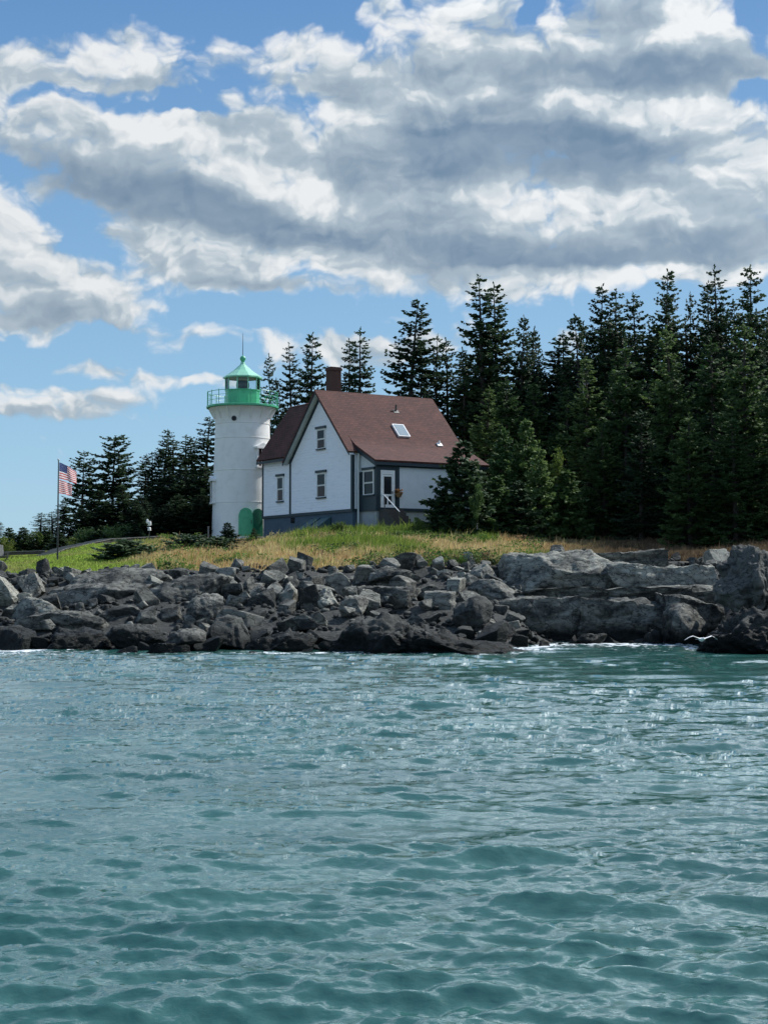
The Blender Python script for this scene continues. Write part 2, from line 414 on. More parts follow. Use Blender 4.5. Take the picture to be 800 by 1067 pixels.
# ------------------------------------------------------------------ water
def build_water():
    inner = np.linspace(-R(17), R(17), 760)
    side = np.linspace(R(17.4), R(180), 150)
    ang = np.concatenate([-side[::-1], inner, side])
    rr = [0.4]
    while rr[-1] < 150: rr.append(rr[-1] * 1.0043 if rr[-1] > 5.5 else rr[-1] * 1.03)
    rr = np.array(rr + [200, 300, 500, 1000, 2500, 6000])
    A, Rr = np.meshgrid(ang, rr)
    x = (Rr * np.sin(A)).ravel(); y = (Rr * np.cos(A)).ravel(); r = Rr.ravel()
    z = np.zeros_like(x); dx = np.zeros_like(x); dy = np.zeros_like(x)
    g = np.random.default_rng(21)
    p3 = np.stack([x, y, 0 * x], 1)
    # gusts: patches where the short waves stand higher
    gust = np.clip(.95 + .55 * fbm(p3 * np.array([.10, .16, 1]), 3, 5), .35, 1.7)
    warp = .5 * fbm(p3 * .35, 2, 8)
    nW = 170
    for i in range(nW):
        lam = 0.11 * (4.2 / 0.11) ** ((i + g.random()) / nW)
        k = 2 * math.pi / lam
        th = R(-88) + g.normal(0, .62 if lam < .2 else .30 if lam < 2 else .25)     # waves run in from the sea towards the viewer
        steep = (.042 if lam < .20 else .046 if lam < .50 else .028 if lam < 1.1 else .018 if lam < 2 else .012) * g.uniform(.6, 1.3)
        a = steep / k
        fade = np.clip((lam / (r * .0022)) - 1.0, 0, 1)
        ph = k * (x * math.cos(th) + y * math.sin(th)) + g.uniform(0, 6.28) + (warp * 2.2 if lam < 1.5 else 0)
        amp = a * fade * (gust if lam < 1.8 else 1)
        z += amp * np.cos(ph)
        dx += amp * math.cos(th) * np.sin(ph); dy += amp * math.sin(th) * np.sin(ph)
    sh = shelf(x, y)
    calm = np.clip(1 - np.clip((sh + 1.1) / 1.6, 0, 1) * .6, .2, 1)
    far = np.clip((400 - r) / 200, 0, 1)
    z *= calm * far; x2 = x - dx * .5 * far; y2 = y - dy * .5 * far
    # surf: broken white water hugging the rocks
    px = 400 + F * x / np.maximum(y, 20)
    nearshore = np.clip(1 - np.abs(sh + .6) / 1.15, 0, 1) * (y > 30)
    foam = nearshore * np.clip(np.interp(px, [-50, 20, 60, 130, 180, 240, 330, 540, 640, 720, 760], [1.0, 1.0, .75, .5, .55, .8, .7, .9, .85, .8, .3]), 0, 1)
    nr, na = len(rr), len(ang)
    idx = np.arange(nr * na).reshape(nr, na)
    q = np.stack([idx[:-1, :-1].ravel(), idx[1:, :-1].ravel(), idx[1:, 1:].ravel(), idx[:-1, 1:].ravel()], 1)
    m, nt, b = mat('sea_water')
    pos = N(nt, 'ShaderNodeNewGeometry').outputs['Position']
    mp = N(nt, 'ShaderNodeMapping'); mp.inputs['Scale'].default_value = (.75, 1.25, 1); nt.links.new(pos, mp.inputs[0])
    fo = N(nt, 'ShaderNodeAttribute', attribute_name='foam').outputs['Fac']
    fn = noise(nt, pos, 2.3, 8, .72, .5)
    fmask = ramp(nt, math_(nt, 'ADD', fn, math_(nt, 'MULTIPLY', fo, .44)), .77, .90)
    big = noise(nt, mp.outputs[0], .22, 3, .5)
    body = mixc(nt, (.018, .080, .069), (.036, .114, .099), ramp(nt, big, .35, .68))
    nt.links.new(mixc(nt, body, (.62, .66, .68), fmask), b.inputs['Base Color'])
    nt.links.new(ramp(nt, fmask, 0, 1, .03, .8), b.inputs['Roughness'])
    b.inputs['IOR'].default_value = 1.62
    h = math_(nt, 'ADD', math_(nt, 'MULTIPLY', noise(nt, mp.outputs[0], 8, 4, .55, .4), 1.0), math_(nt, 'MULTIPLY', noise(nt, mp.outputs[0], 21, 3, .5, .3), .4))
    bump(nt, b, h, .24, .03)
    me = np_mesh('sea_water', np.stack([x2, y2, z], 1), q, m, True, {'foam': ('FLOAT', foam)})
    o = link(bpy.data.objects.new('sea_water', me)); tag(o, kind='structure')
    # the sea bed far below closes the sheet
build_water()

# ------------------------------------------------------------------ rocks
def ico(sub):
    bm = bmesh.new(); bmesh.ops.create_icosphere(bm, subdivisions=sub, radius=1.0)
    V = np.array([v.co[:] for v in bm.verts]); Fc = np.array([[v.index for v in f.verts] for f in bm.faces]); bm.free()
    return V, Fc
ICO = {s: ico(s) for s in (2, 3, 4, 5, 6)}

def rock_geo(seed, dims, sub=4, nplanes=12, cut=(.55, .9), boxy=0.0, rough=.05, crack=0.0, strata=0.0, jit=.16):
    g = np.random.default_rng(seed)
    V, Fc = ICO[sub]; V = V.copy()
    pl = []
    if boxy > 0:
        for ax in range(3):
            for sgn in (-1, 1):
                n = np.zeros(3); n[ax] = sgn; n += g.normal(0, jit, 3); pl.append((n / np.linalg.norm(n), g.uniform(.45, .62) if boxy > .5 else g.uniform(.55, .75)))
    for i in range(nplanes):
        n = g.normal(0, 1, 3); n /= np.linalg.norm(n); pl.append((n, g.uniform(*cut)))
    for it in range(2):
        for n, d in pl:
            e = V @ n - d; V = V - np.outer(np.maximum(e, 0), n)
    V /= np.abs(V).max(0)
    V = V * (np.array(dims) / 2)
    s = float(np.mean(dims)); Nn = V / (np.linalg.norm(V / (np.array(dims) / 2), axis=1, keepdims=True) + 1e-6) / (np.array(dims) / 2)
    Nn /= np.linalg.norm(Nn, axis=1, keepdims=True) + 1e-6
    off = g.uniform(-50, 50, 3)
    V = V + Nn * (s * rough * fbm(V / s * 2.6 + off, 5, seed))[:, None]
    V = V + Nn * (s * rough * .6 * (np.abs(vnoise(V / s * 6 + off, seed + 3)) - .4))[:, None]
    if sub >= 5: V = V + Nn * (s * rough * .30 * (np.abs(vnoise(V / s * 15 + off, seed + 8)) * 2 - .8) + s * rough * .16 * vnoise(V / s * 34 + off, seed + 9))[:, None]
    if crack > 0:
        for q in range(3):
            w = np.abs(vnoise(V * np.array([.55, .55, .35]) / (s * .30) + off + q * 9, seed + 40 + q))
            V = V - Nn * (crack * np.exp(-(w / .07) ** 2))[:, None]
    if strata > 0:
        t = (V[:, 2] + .25 * V[:, 0] * g.uniform(-1, 1) + .12 * fbm(V * .8 + off, 3, seed + 5)) / strata
        st = (np.floor(t) + np.clip((t - np.floor(t)) * 3, 0, 1)) * strata
        V[:, 0] += (vnoise(np.stack([np.floor(t), 0 * t, 0 * t], 1) + .5 + off, seed) * strata * .55)
        V[:, 1] += (vnoise(np.stack([np.floor(t), 0 * t + 7, 0 * t], 1) + .5 + off, seed) * strata * .55)
    return V, Fc

HERO_ROCKS = []
def hero_rock(x0, x1, yt, yb, depth, dy, label, short, mt='rock', seed=1, tilt=0.0, rz=0.0, name='boulder', sub=5, **kw):
    kw.setdefault('rough', .035); kw.setdefault('crack', .05)
    """bounding box in the photo (left, right, top, bottom), distance, thickness away from the viewer"""
    cx = (x0 + x1) / 2
    a = P(cx, yt, depth); b = P(cx, yb, depth)
    w = (x1 - x0) / F * depth
    ztop, zbot = a[2], b[2]
    h = (ztop - zbot)
    V, Fc = rock_geo(seed, (w, dy, h * 1.25), sub, **kw)
    c, s_ = math.cos(tilt), math.sin(tilt)
    V = V @ np.array([[c, 0, -s_], [0, 1, 0], [s_, 0, c]]).T
    c, s_ = math.cos(rz), math.sin(rz)
    V = V @ np.array([[c, -s_, 0], [s_, c, 0], [0, 0, 1]]).T
    # fit the outline to its box
    V[:, 0] *= w / np.ptp(V[:, 0]); V[:, 0] -= (V[:, 0].max() + V[:, 0].min()) / 2
    V[:, 2] -= V[:, 2].max()
    me = np_mesh(name, V + np.array([0, 0, h]), Fc, M[mt], False)
    o = link(bpy.data.objects.new(name, me)); o.location = (a[0], depth + dy * .35, zbot)
    tag(o, label, 'rock' if name != 'rock_ledge' else 'ledge')
    HERO_ROCKS.append((cx, (yt + yb) / 2, x1 - x0, yb - yt, short, depth))
    return o

H = hero_rock
# --- left headland
H(36, 176, 590, 634, 72, 5.5, 'broad domed grey boulder with a dark hollow front, below the flagpole', 'broad domed boulder', 'rock', 11, .05, sub=6, nplanes=9, cut=(.6, .95), rough=.035, crack=.05)
H(126, 238, 596, 642, 71, 5.0, 'pale sloping slab leaning right of the broad domed boulder', 'pale sloping slab', 'rock_pale', 12, .30, sub=6, nplanes=10, cut=(.5, .9), rough=.04, crack=.06)
H(-14, 18, 600, 634, 71, 2.4, 'pale split block cut by the left edge of the photo, under the lawn', 'pale split block', 'rock_pale', 13, .5, nplanes=10, boxy=.4)
H(14, 44, 596, 628, 73, 2.2, 'leaning grey block between the lawn edge and the broad domed boulder', 'leaning grey block', 'rock', 14, .6, nplanes=10, boxy=.6)
H(4, 66, 622, 652, 68, 3.0, 'low pale hump in front of the broad domed boulder, left end', 'low pale hump', 'rock_pale', 15, -.1, nplanes=9)
H(8, 118, 636, 661, 65.5, 3.2, 'long flat slab with a black undercut, low on the left shore', 'long flat slab', 'rock', 16, .06, name='boulder', nplanes=8, boxy=.5, crack=.05, strata=.22)
H(92, 160, 630, 662, 66.5, 3.0, 'rounded mid grey rock right of the long flat slab', 'rounded mid grey rock', 'rock', 17, .2, nplanes=11)
H(-12, 34, 652, 682, 61.5, 2.4, 'black tidal rock at the far left waterline beside the surf', 'far left tidal rock', 'rock_dark', 18, .1, nplanes=12)
H(36, 112, 654, 684, 61.5, 3.2, 'wide black weed-stained rock at the left waterline', 'wide black tidal rock', 'rock_dark', 19, .12, nplanes=13, rough=.07, crack=.05)
H(108, 172, 650, 684, 61.2, 2.6, 'dark jagged rock at the waterline left of the bright wet rock', 'dark jagged rock', 'rock_dark', 20, -.2, nplanes=12, rough=.07)
H(164, 214, 655, 686, 60.2, 2.2, 'bright wet rock shining at the waterline below the tower', 'bright wet rock', 'rock', 21, .45, nplanes=8, cut=(.45, .85))
H(190, 232, 618, 664, 66, 2.3, 'upright dark wedge above the bright wet rock', 'upright dark wedge', 'rock', 22, -.75, nplanes=10, cut=(.45, .8))
H(212, 262, 640, 684, 61, 2.4, 'dark cracked rock with a white splash at its foot, below the dry grass', 'dark cracked rock', 'rock_dark', 23, .3, nplanes=12, crack=.05)
# --- middle jumble
H(382, 440, 589, 617, 75, 2.6, 'large tented boulder standing above the middle of the rock jumble', 'tented boulder', 'rock', 31, .18, nplanes=8, cut=(.45, .8))
H(284, 312, 606, 638, 70, 1.6, 'tilted pale-faced block in the middle jumble, below the wing of the house', 'tilted pale-faced block', 'rock_pale', 32, -.45, nplanes=8, boxy=.7)
H(309, 334, 609, 644, 69.5, 1.5, 'upright grey block just right of the tilted pale-faced block', 'upright grey block', 'rock', 33, .15, nplanes=8, boxy=.8)
H(328, 354, 612, 640, 69.5, 1.6, 'pointed slab leaning on the upright grey block', 'pointed leaning slab', 'rock_pale', 34, .7, nplanes=8, cut=(.4, .75))
H(350, 384, 620, 652, 68, 1.9, 'greenish grey square boulder above the black reef', 'greenish square boulder', 'rock', 35, -.3, nplanes=8, boxy=.8)
H(256, 292, 612, 646, 69, 1.9, 'dark blocky rock left of the tilted pale-faced block', 'dark blocky rock', 'rock', 36, .25, nplanes=9, boxy=.6)
H(366, 442, 610, 634, 72, 2.8, 'flat table of grey rock under the tented boulder', 'flat rock table', 'rock', 37, -.05, nplanes=9, boxy=.5, strata=.25)
H(440, 476, 615, 650, 69, 1.8, 'square standing block with a straight dark face, right of the flat rock table', 'square standing block', 'rock', 38, .05, nplanes=7, boxy=.9)
H(472, 514, 620, 658, 66.5, 2.2, 'black rounded boulder standing behind the pale end of the reef', 'black rounded boulder', 'rock_dark', 39, .2, nplanes=10, cut=(.6, .92))
H(488, 548, 603, 634, 72, 2.8, 'grey angular boulder at the left foot of the big right-hand ledges', 'angular foot boulder', 'rock', 40, -.3, nplanes=9)
H(486, 520, 586, 606, 77, 1.9, 'pointed grey rock at the grass edge left of the upper ledge', 'pointed grass-edge rock', 'rock', 41, .5, nplanes=8, cut=(.4, .8))
# --- reef in the water
H(322, 452, 638, 689, 58.5, 4.5, 'jagged black reef rising from the water in the middle of the shore', 'jagged black reef', 'rock_dark', 51, .22, sub=6, nplanes=16, cut=(.4, .85), rough=.08, crack=.06)
H(398, 572, 652, 690, 58, 4.0, 'long wet reef tongue sloping down to the right into the water', 'wet reef tongue', 'rock_dark', 52, -.17, sub=6, nplanes=14, cut=(.4, .85), rough=.075, crack=.06)
H(236, 330, 655, 687, 60, 3.0, 'low black rocks awash left of the jagged reef', 'low black rock', 'rock_dark', 53, .1, nplanes=14, rough=.09, crack=.05)
# --- right-hand ledges
H(520, 652, 571, 618, 76.5, 5.5, 'long rounded pale ledge at the left end of the upper shelf under the forest', 'rounded upper ledge', 'rock_pale', 61, .05, name='rock_ledge', sub=6, nplanes=9, cut=(.65, .98), rough=.04, crack=.08, boxy=.4, jit=.08)
H(560, 700, 570, 598, 80.5, 4.0, 'thin cracked pale ledge lying behind the upper shelf', 'thin back ledge', 'rock_pale', 62, .075, name='rock_ledge', sub=6, nplanes=5, cut=(.75, .98), rough=.035, crack=.08, boxy=.8, jit=.05, strata=.3)
H(630, 754, 584, 624, 75.8, 5.0, 'pale rounded ledge at the right end of the upper shelf, beside the dark cliff block', 'right upper ledge', 'rock_pale', 63, .02, name='rock_ledge', sub=6, nplanes=8, boxy=.8, cut=(.65, .95), rough=.04, crack=.08, jit=.08)
H(496, 604, 616, 672, 71.5, 5.0, 'left block of the long lower ledge with a black face above the water', 'lower ledge left block', 'rock', 64, .02, name='rock_ledge', sub=6, nplanes=4, cut=(.75, .98), boxy=.9, rough=.05, crack=.08, jit=.08)
H(592, 704, 618, 672, 70.8, 4.5, 'bulging middle block of the long lower ledge, black-faced', 'lower ledge bulging block', 'rock', 65, -.02, name='rock_ledge', sub=6, nplanes=6, cut=(.7, .95), boxy=.7, rough=.05, crack=.08, jit=.1)
H(690, 764, 616, 674, 69.5, 5.0, 'right end of the long lower ledge, a split corner beside the near black rock', 'lower ledge right block', 'rock', 66, .03, name='rock_ledge', sub=6, nplanes=6, cut=(.7, .95), boxy=.8, rough=.05, crack=.09, jit=.1)
H(500, 764, 609, 627, 72.4, 6.5, 'flat pale cap of layered rock lying along the top of the lower ledge', 'flat pale cap', 'rock_pale', 67, -.008, name='rock_ledge', sub=6, nplanes=6, cut=(.75, .98), boxy=.7, rough=.022, crack=.22, strata=.22, jit=.05)
H(694, 742, 628, 674, 67.5, 2.6, 'smooth dark boulder with a pale rim in front of the split ledge corner', 'smooth rimmed boulder', 'rock', 68, .2, nplanes=9, cut=(.6, .92))
H(596, 634, 660, 674, 68, 1.4, 'small pale rock in the surf before the lower ledge', 'small surf rock', 'rock_pale', 69, .3, sub=4, nplanes=10)
H(672, 694, 655, 673, 67.5, 1.2, 'small pointed rock at the foot of the lower ledge', 'small pointed rock', 'rock', 70, .5, sub=4, nplanes=9, cut=(.4, .8))
H(746, 850, 565, 640, 64.5, 6.0, 'tall dark cliff block with a pale hollowed top at the right edge', 'tall dark cliff block', 'rock_dark', 71, .12, sub=6, nplanes=16, cut=(.5, .85), rough=.09, crack=.16)
H(738, 870, 632, 692, 57, 5.0, 'near black rock with a flat grey top standing in the water at the right edge', 'near black rock', 'rock_dark', 75, .10, sub=6, nplanes=14, cut=(.5, .85), rough=.09, crack=.14)

# --- loose rocks: a few meshes, many individual copies
VAR = []
for i in range(14):
    g = np.random.default_rng(300 + i)
    d = (1.0, g.uniform(.65, 1.0), g.uniform(.5, .85))
    V, Fc = rock_geo(300 + i, d, 4, nplanes=int(g.integers(4, 8)), cut=(.42, .78), boxy=float(g.choice([0, .4, .8, .8])), rough=.016, jit=.22)
    VAR.append((V, Fc))
ROCKM = {}
def rock_mesh(i, mk):
    if (i, mk) not in ROCKM:
        ROCKM[(i, mk)] = np_mesh('rock', VAR[i][0], VAR[i][1], M[mk], False)
    return ROCKM[(i, mk)]

def shore_depth(px):
    return float(np.interp(px, [0, 150, 250, 370, 500, 560, 600, 700, 735, 810], [62, 61, 60, 60, 62, 66, 71, 69, 62, 58]))
placed = []
g = np.random.default_rng(99)
tries = 0
while len(placed) < 278 and tries < 20000:
    tries += 1
    px = g.uniform(-12, 560) if g.random() < .88 else g.uniform(560, 812)
    d0 = shore_depth(px) - .6; d1 = float(grassline(px)) + .5
    if px > 555: d0 = max(d0, 79)
    dep = g.uniform(d0, d1) if g.random() < .75 else g.uniform(d0 + (d1 - d0) * .6, d1)
    if px < 245 and g.random() < .45: continue
    x = (px - 400) / F * dep
    size = float(np.clip(g.lognormal(-.10, .36), .5, 1.75)) * (.82 if dep > 76 else 1.0)
    if any((x - a) ** 2 + (dep - b) ** 2 < (.37 * (size + s)) ** 2 for a, b, s in placed): continue
    placed.append((x, dep, size))
for k in range(20):                                   # a few low ones awash off the shore
    px = float(g.choice([g.uniform(-5, 330), g.uniform(560, 735)])); dep = shore_depth(px) - g.uniform(.2, 2.2); sz_ = g.uniform(.5, 1.15)
    placed.append(((px - 400) / F * dep, dep, sz_))
def describe(px, py, size, mk, zone):
    best = min(HERO_ROCKS, key=lambda h: ((h[0] - px) / max(h[2], 20)) ** 2 + ((h[1] - py) / max(h[3], 14)) ** 2)
    dx = (px - best[0]) / best[2]; dy_ = (py - best[1]) / best[3]
    rel = ('right of' if dx > 0 else 'left of') if abs(dx) > abs(dy_) * .8 else ('below' if dy_ > 0 else 'above')
    sz = 'small' if size < .62 else 'mid-sized' if size < .95 else 'big'
    return f"{sz} {zone} rock {rel} the {best[4]}"
placed.sort(key=lambda p: -p[2])
for k, (x, dep, size) in enumerate(placed):
    i = int(g.integers(0, len(VAR)))
    z = max(gz(x, dep), -.12 - size * .22)
    mk = 'rock_dark' if z < .35 else ('rock_pale' if g.random() < .3 else 'rock')
    o = link(bpy.data.objects.new('rock', rock_mesh(i, mk)))
    sc = (size * g.uniform(.85, 1.25), size * g.uniform(.8, 1.15), size * g.uniform(.75, 1.25))
    o.scale = sc; o.rotation_euler = (g.normal(0, .35), g.normal(0, .4), g.uniform(0, 6.28))
    o.location = (x, dep, z + size * .22)
    px, py = proj((x, dep, z + size * .2))
    tag(o, describe(px, py, size, mk, {'rock_dark': 'dark tidal', 'rock_pale': 'pale grey', 'rock': 'mid grey'}[mk]), 'rock', 'loose rocks of the shore jumble')
# --- rubble between them: nobody could count it
vs = []; fs = []; n0 = 0
lowV = [rock_geo(500 + i, (1, .85, .7), 2, nplanes=7, cut=(.45, .85), rough=.03) for i in range(8)]
for k in range(2600):
    px = g.uniform(-60, 860); d1 = float(grassline(px)) + 1.2; d0 = shore_depth(px) + .5
    dep = d0 + (d1 - d0) * g.random() ** .8
    x = (px - 400) / F * dep; s = float(np.clip(g.lognormal(-1.25, .35), .14, .48))
    V, Fc = lowV[int(g.integers(0, 8))]
    a = g.uniform(0, 6.28); c, s_ = math.cos(a), math.sin(a)
    W = (V * s * g.uniform(.7, 1.3, 3)) @ np.array([[c, -s_, 0], [s_, c, 0], [0, 0, 1]]).T
    vs.append(W + np.array([x, dep, 0])); fs.append(Fc + n0); n0 += len(V)
    vs[-1][:, 2] += gz(x, dep) + s * .15
me = np_mesh('shore_rubble', np.concatenate(vs), np.concatenate(fs), M['rock'], False)
tag(link(bpy.data.objects.new('shore_rubble', me)), 'small broken grey stones lying between the bigger shore rocks', 'rubble', None, 'stuff')


# ------------------------------------------------------------------ meadow and lawn grass
TX, TY, TZ = -11.05, 119.5, 6.3; HYF = 106.0
def build_grass():
    g = np.random.default_rng(5)
    def field(n, px0, px1, tall, lawn):
        px = g.uniform(px0, px1, n); gl = grassline(px)
        far = np.interp(px, [-200, 0, 170, 220, 300, 520, 640, 900], [128, 128, 122, 119, 112, 112, 106, 104])
        u = g.random(n)
        d = gl + .2 + (far - gl) * u ** (1.0 if not lawn else 1.1)
        x = (px - 400) / F * d
        return px, x, d
    # outside of the frame the meadow goes on a little, so a step to the side still finds it
    px, x, y = field(210000, -160, 960, .5, False)
    p3 = np.stack([x, y, 0 * x], 1)
    n1 = fbm(p3 * .22, 4, 11); n2 = fbm(p3 * .9 + 9, 3, 12); n3 = fbm(p3 * 2.2 + 3, 2, 13)
    z = ground(x, y)
    lawn = np.clip((np.interp(px, [-200, 120, 175, 200], [1, 1, .0, 0])) + .25 * n2 * (px < 200), 0, 1)
    up = np.clip((y - grassline(px)) / 25, 0, 1)
    # how green: the top by the house is green, the lower slope is dry
    green = np.interp(px, [200, 260, 330, 420, 480, 540, 640, 900], [.28, .30, .68, .75, .55, .16, .0, .0]) * (.35 + 1.1 * up) + .62 * n1 + .35 * n2
    green = np.clip(green, 0, 1) * (1 - lawn) + lawn * np.clip(.9 + .3 * n1, 0, 1)
    keep = g.random(len(px)) < np.clip(.85 + .5 * n3 + lawn, .12, 1)
    dist = y - grassline(px)
    keep &= g.random(len(px)) < np.clip(.35 + dist / 2.5 + .6 * n2, 0, 1)
    h = (.34 + .22 * n1 + .16 * n3 + .10 * g.random(len(px))).clip(.12, .95) * (1 - lawn) + lawn * (.09 + .05 * g.random(len(px)) + .12 * np.clip(n2 - .25, 0, 1))
    h *= np.interp(px, [200, 300, 440, 480, 560, 900], [1, 1.15, 1.15, 1.1, .9, .7])
    h *= np.clip((np.hypot(x - TX, y - TY) - 3) / 9, .25, 1) * np.clip((HYF - y + .18 * np.abs(px - 340) / 10) / 6, .45, 1)
    tall = (g.random(len(px)) < .02) & (lawn < .3); h = np.where(tall, h * 1.7, h)
    x, y, z, h, green, lawn, px = [a[keep] for a in (x, y, z, h, green, lawn, px)]
    n = len(x)
    a = g.uniform(0, 6.28, n); lean = g.normal(0, .30, n) * h; la = g.uniform(0, 6.28, n)
    w = .020 + .018 * g.random(n) + .02 * lawn
    ax, ay = np.cos(a) * w, np.sin(a) * w
    lx, ly = np.cos(la) * lean + .10 * h, np.sin(la) * lean
    V = np.empty((n, 5, 3))
    V[:, 0] = np.stack([x - ax, y - ay, z - .03], 1); V[:, 1] = np.stack([x + ax, y + ay, z - .03], 1)
    V[:, 2] = np.stack([x + ax * .7 + lx * .4, y + ay * .7 + ly * .4, z + h * .6], 1)
    V[:, 3] = np.stack([x - ax * .7 + lx * .4, y - ay * .7 + ly * .4, z + h * .6], 1)
    V[:, 4] = np.stack([x + lx, y + ly, z + h], 1)
    b = np.arange(n)[:, None] * 5
    T = np.concatenate([b + np.array([[0, 1, 2]]), b + np.array([[0, 2, 3]]), b + np.array([[3, 2, 4]])])
    gcol = np.array([.10, .17, .030]); gcol2 = np.array([.24, .29, .055]); dry = np.array([.46, .35, .18]); rust = np.array([.42, .285, .13])
    r = g.random((n, 1)); gr = green[:, None]
    rw = np.clip(.35 * r + .55 + 1.1 * fbm(np.stack([x * .5, y * .5, 0 * x], 1), 3, 31)[:, None] - .3, 0, 1); straw = np.array([.55, .47, .22])
    gg = gcol * (1 - r) + gcol2 * r; dd = dry * (1 - rw) + rust * rw; dd = np.where(g.random((n, 1)) < .25, straw, dd)
    sel = np.clip((gr + .16 * g.normal(0, 1, (n, 1)) - .34) * 3.0, 0, 1)
    c = dd * (1 - sel) + gg * sel
    lw = lawn[:, None]; c = c * (1 - lw) + lw * (np.array([.26, .36, .06]) * (.7 + .5 * r) * np.clip(gr, .3, 1) + (1 - np.clip(gr, .3, 1)) * dry * .8)
    shade_brown = np.interp(px, [540, 640], [0, 1])[:, None]; c = c * (1 - shade_brown) + shade_brown * np.array([.12, .085, .05]) * (.6 + .8 * r)  # brown grass, darkened further: the forest's shade is put into the colour
    c = np.clip(c * 1.22 * (.75 + .5 * g.random((n, 1))), 0, .8)
    cc = np.ones((n, 5, 4)); cc[:, :, :3] = c[:, None, :]
    me = np_mesh('meadow_grass', V.reshape(-1, 3), T, M['grass'], False, {'Col': ('FLOAT_COLOR', cc.reshape(-1, 4))})
    tag(link(bpy.data.objects.new('meadow_grass', me)), 'long dry and green grass covering the slope and lawn between rocks and house', 'grass', None, 'stuff')
build_grass()

def build_weeds():
    g = np.random.default_rng(15); Vs = []; Cs = []
    cl = []
    while len(cl) < 300:
        px = g.uniform(165, 560); gl = float(grassline(px)); d = gl + g.uniform(.3, 1.0) ** .8 * float(np.interp(px, [165, 300, 520, 700], [34, 24, 22, 14])) * g.random()
        if g.random() < .25: d = gl + g.uniform(0, 2.0)
        x = (px - 400) / F * d
        if vnoise(np.array([[x * .35, d * .35, 3.3]]), 4)[0] < g.uniform(-.5, .5): continue
        cl.append((px, x, d))
    for px, x, d in cl:
        n = int(g.integers(25, 80)); r = g.uniform(.15, .5); h = g.uniform(.25, .75)
        z = gz(x, d)
        c0 = np.array([(.085, .16, .03), (.13, .21, .045), (.05, .085, .03), (.20, .13, .07), (.30, .26, .12)][int(g.choice(5, p=[.32, .26, .2, .12, .10]))])
        p = np.stack([x + g.normal(0, r, n), d + g.normal(0, r, n), z + h * g.random(n) ** .6], 1)
        D = g.normal(0, 1, (n, 3)); D[:, 2] = np.abs(D[:, 2]) * .7; D /= np.linalg.norm(D, axis=1, keepdims=True); S = np.cross(D, g.normal(0, 1, (n, 3))); S /= np.linalg.norm(S, axis=1, keepdims=True)
        l = g.uniform(.05, .11, n)[:, None]
        V = np.empty((n, 4, 3)); V[:, 0] = p - D * l; V[:, 1] = p + S * l * .45; V[:, 2] = p + D * l; V[:, 3] = p - S * l * .45
        Vs.append(V.reshape(-1, 3)); cc = np.ones((n * 4, 4)); cc[:, :3] = np.repeat(c0 * g.uniform(.7, 1.3, (n, 1)), 4, 0); Cs.append(cc)
    V = np.concatenate(Vs); n = len(V) // 4; b = np.arange(n)[:, None] * 4
    me = np_mesh('meadow_weeds', V, np.concatenate([b + np.array([[0, 1, 2]]), b + np.array([[0, 2, 3]])]), M['grass'], False, {'Col': ('FLOAT_COLOR', np.concatenate(Cs))})
    tag(link(bpy.data.objects.new('meadow_weeds', me)), 'leafy green and brown weeds scattered through the long grass', 'weeds', None, 'stuff')
build_weeds()

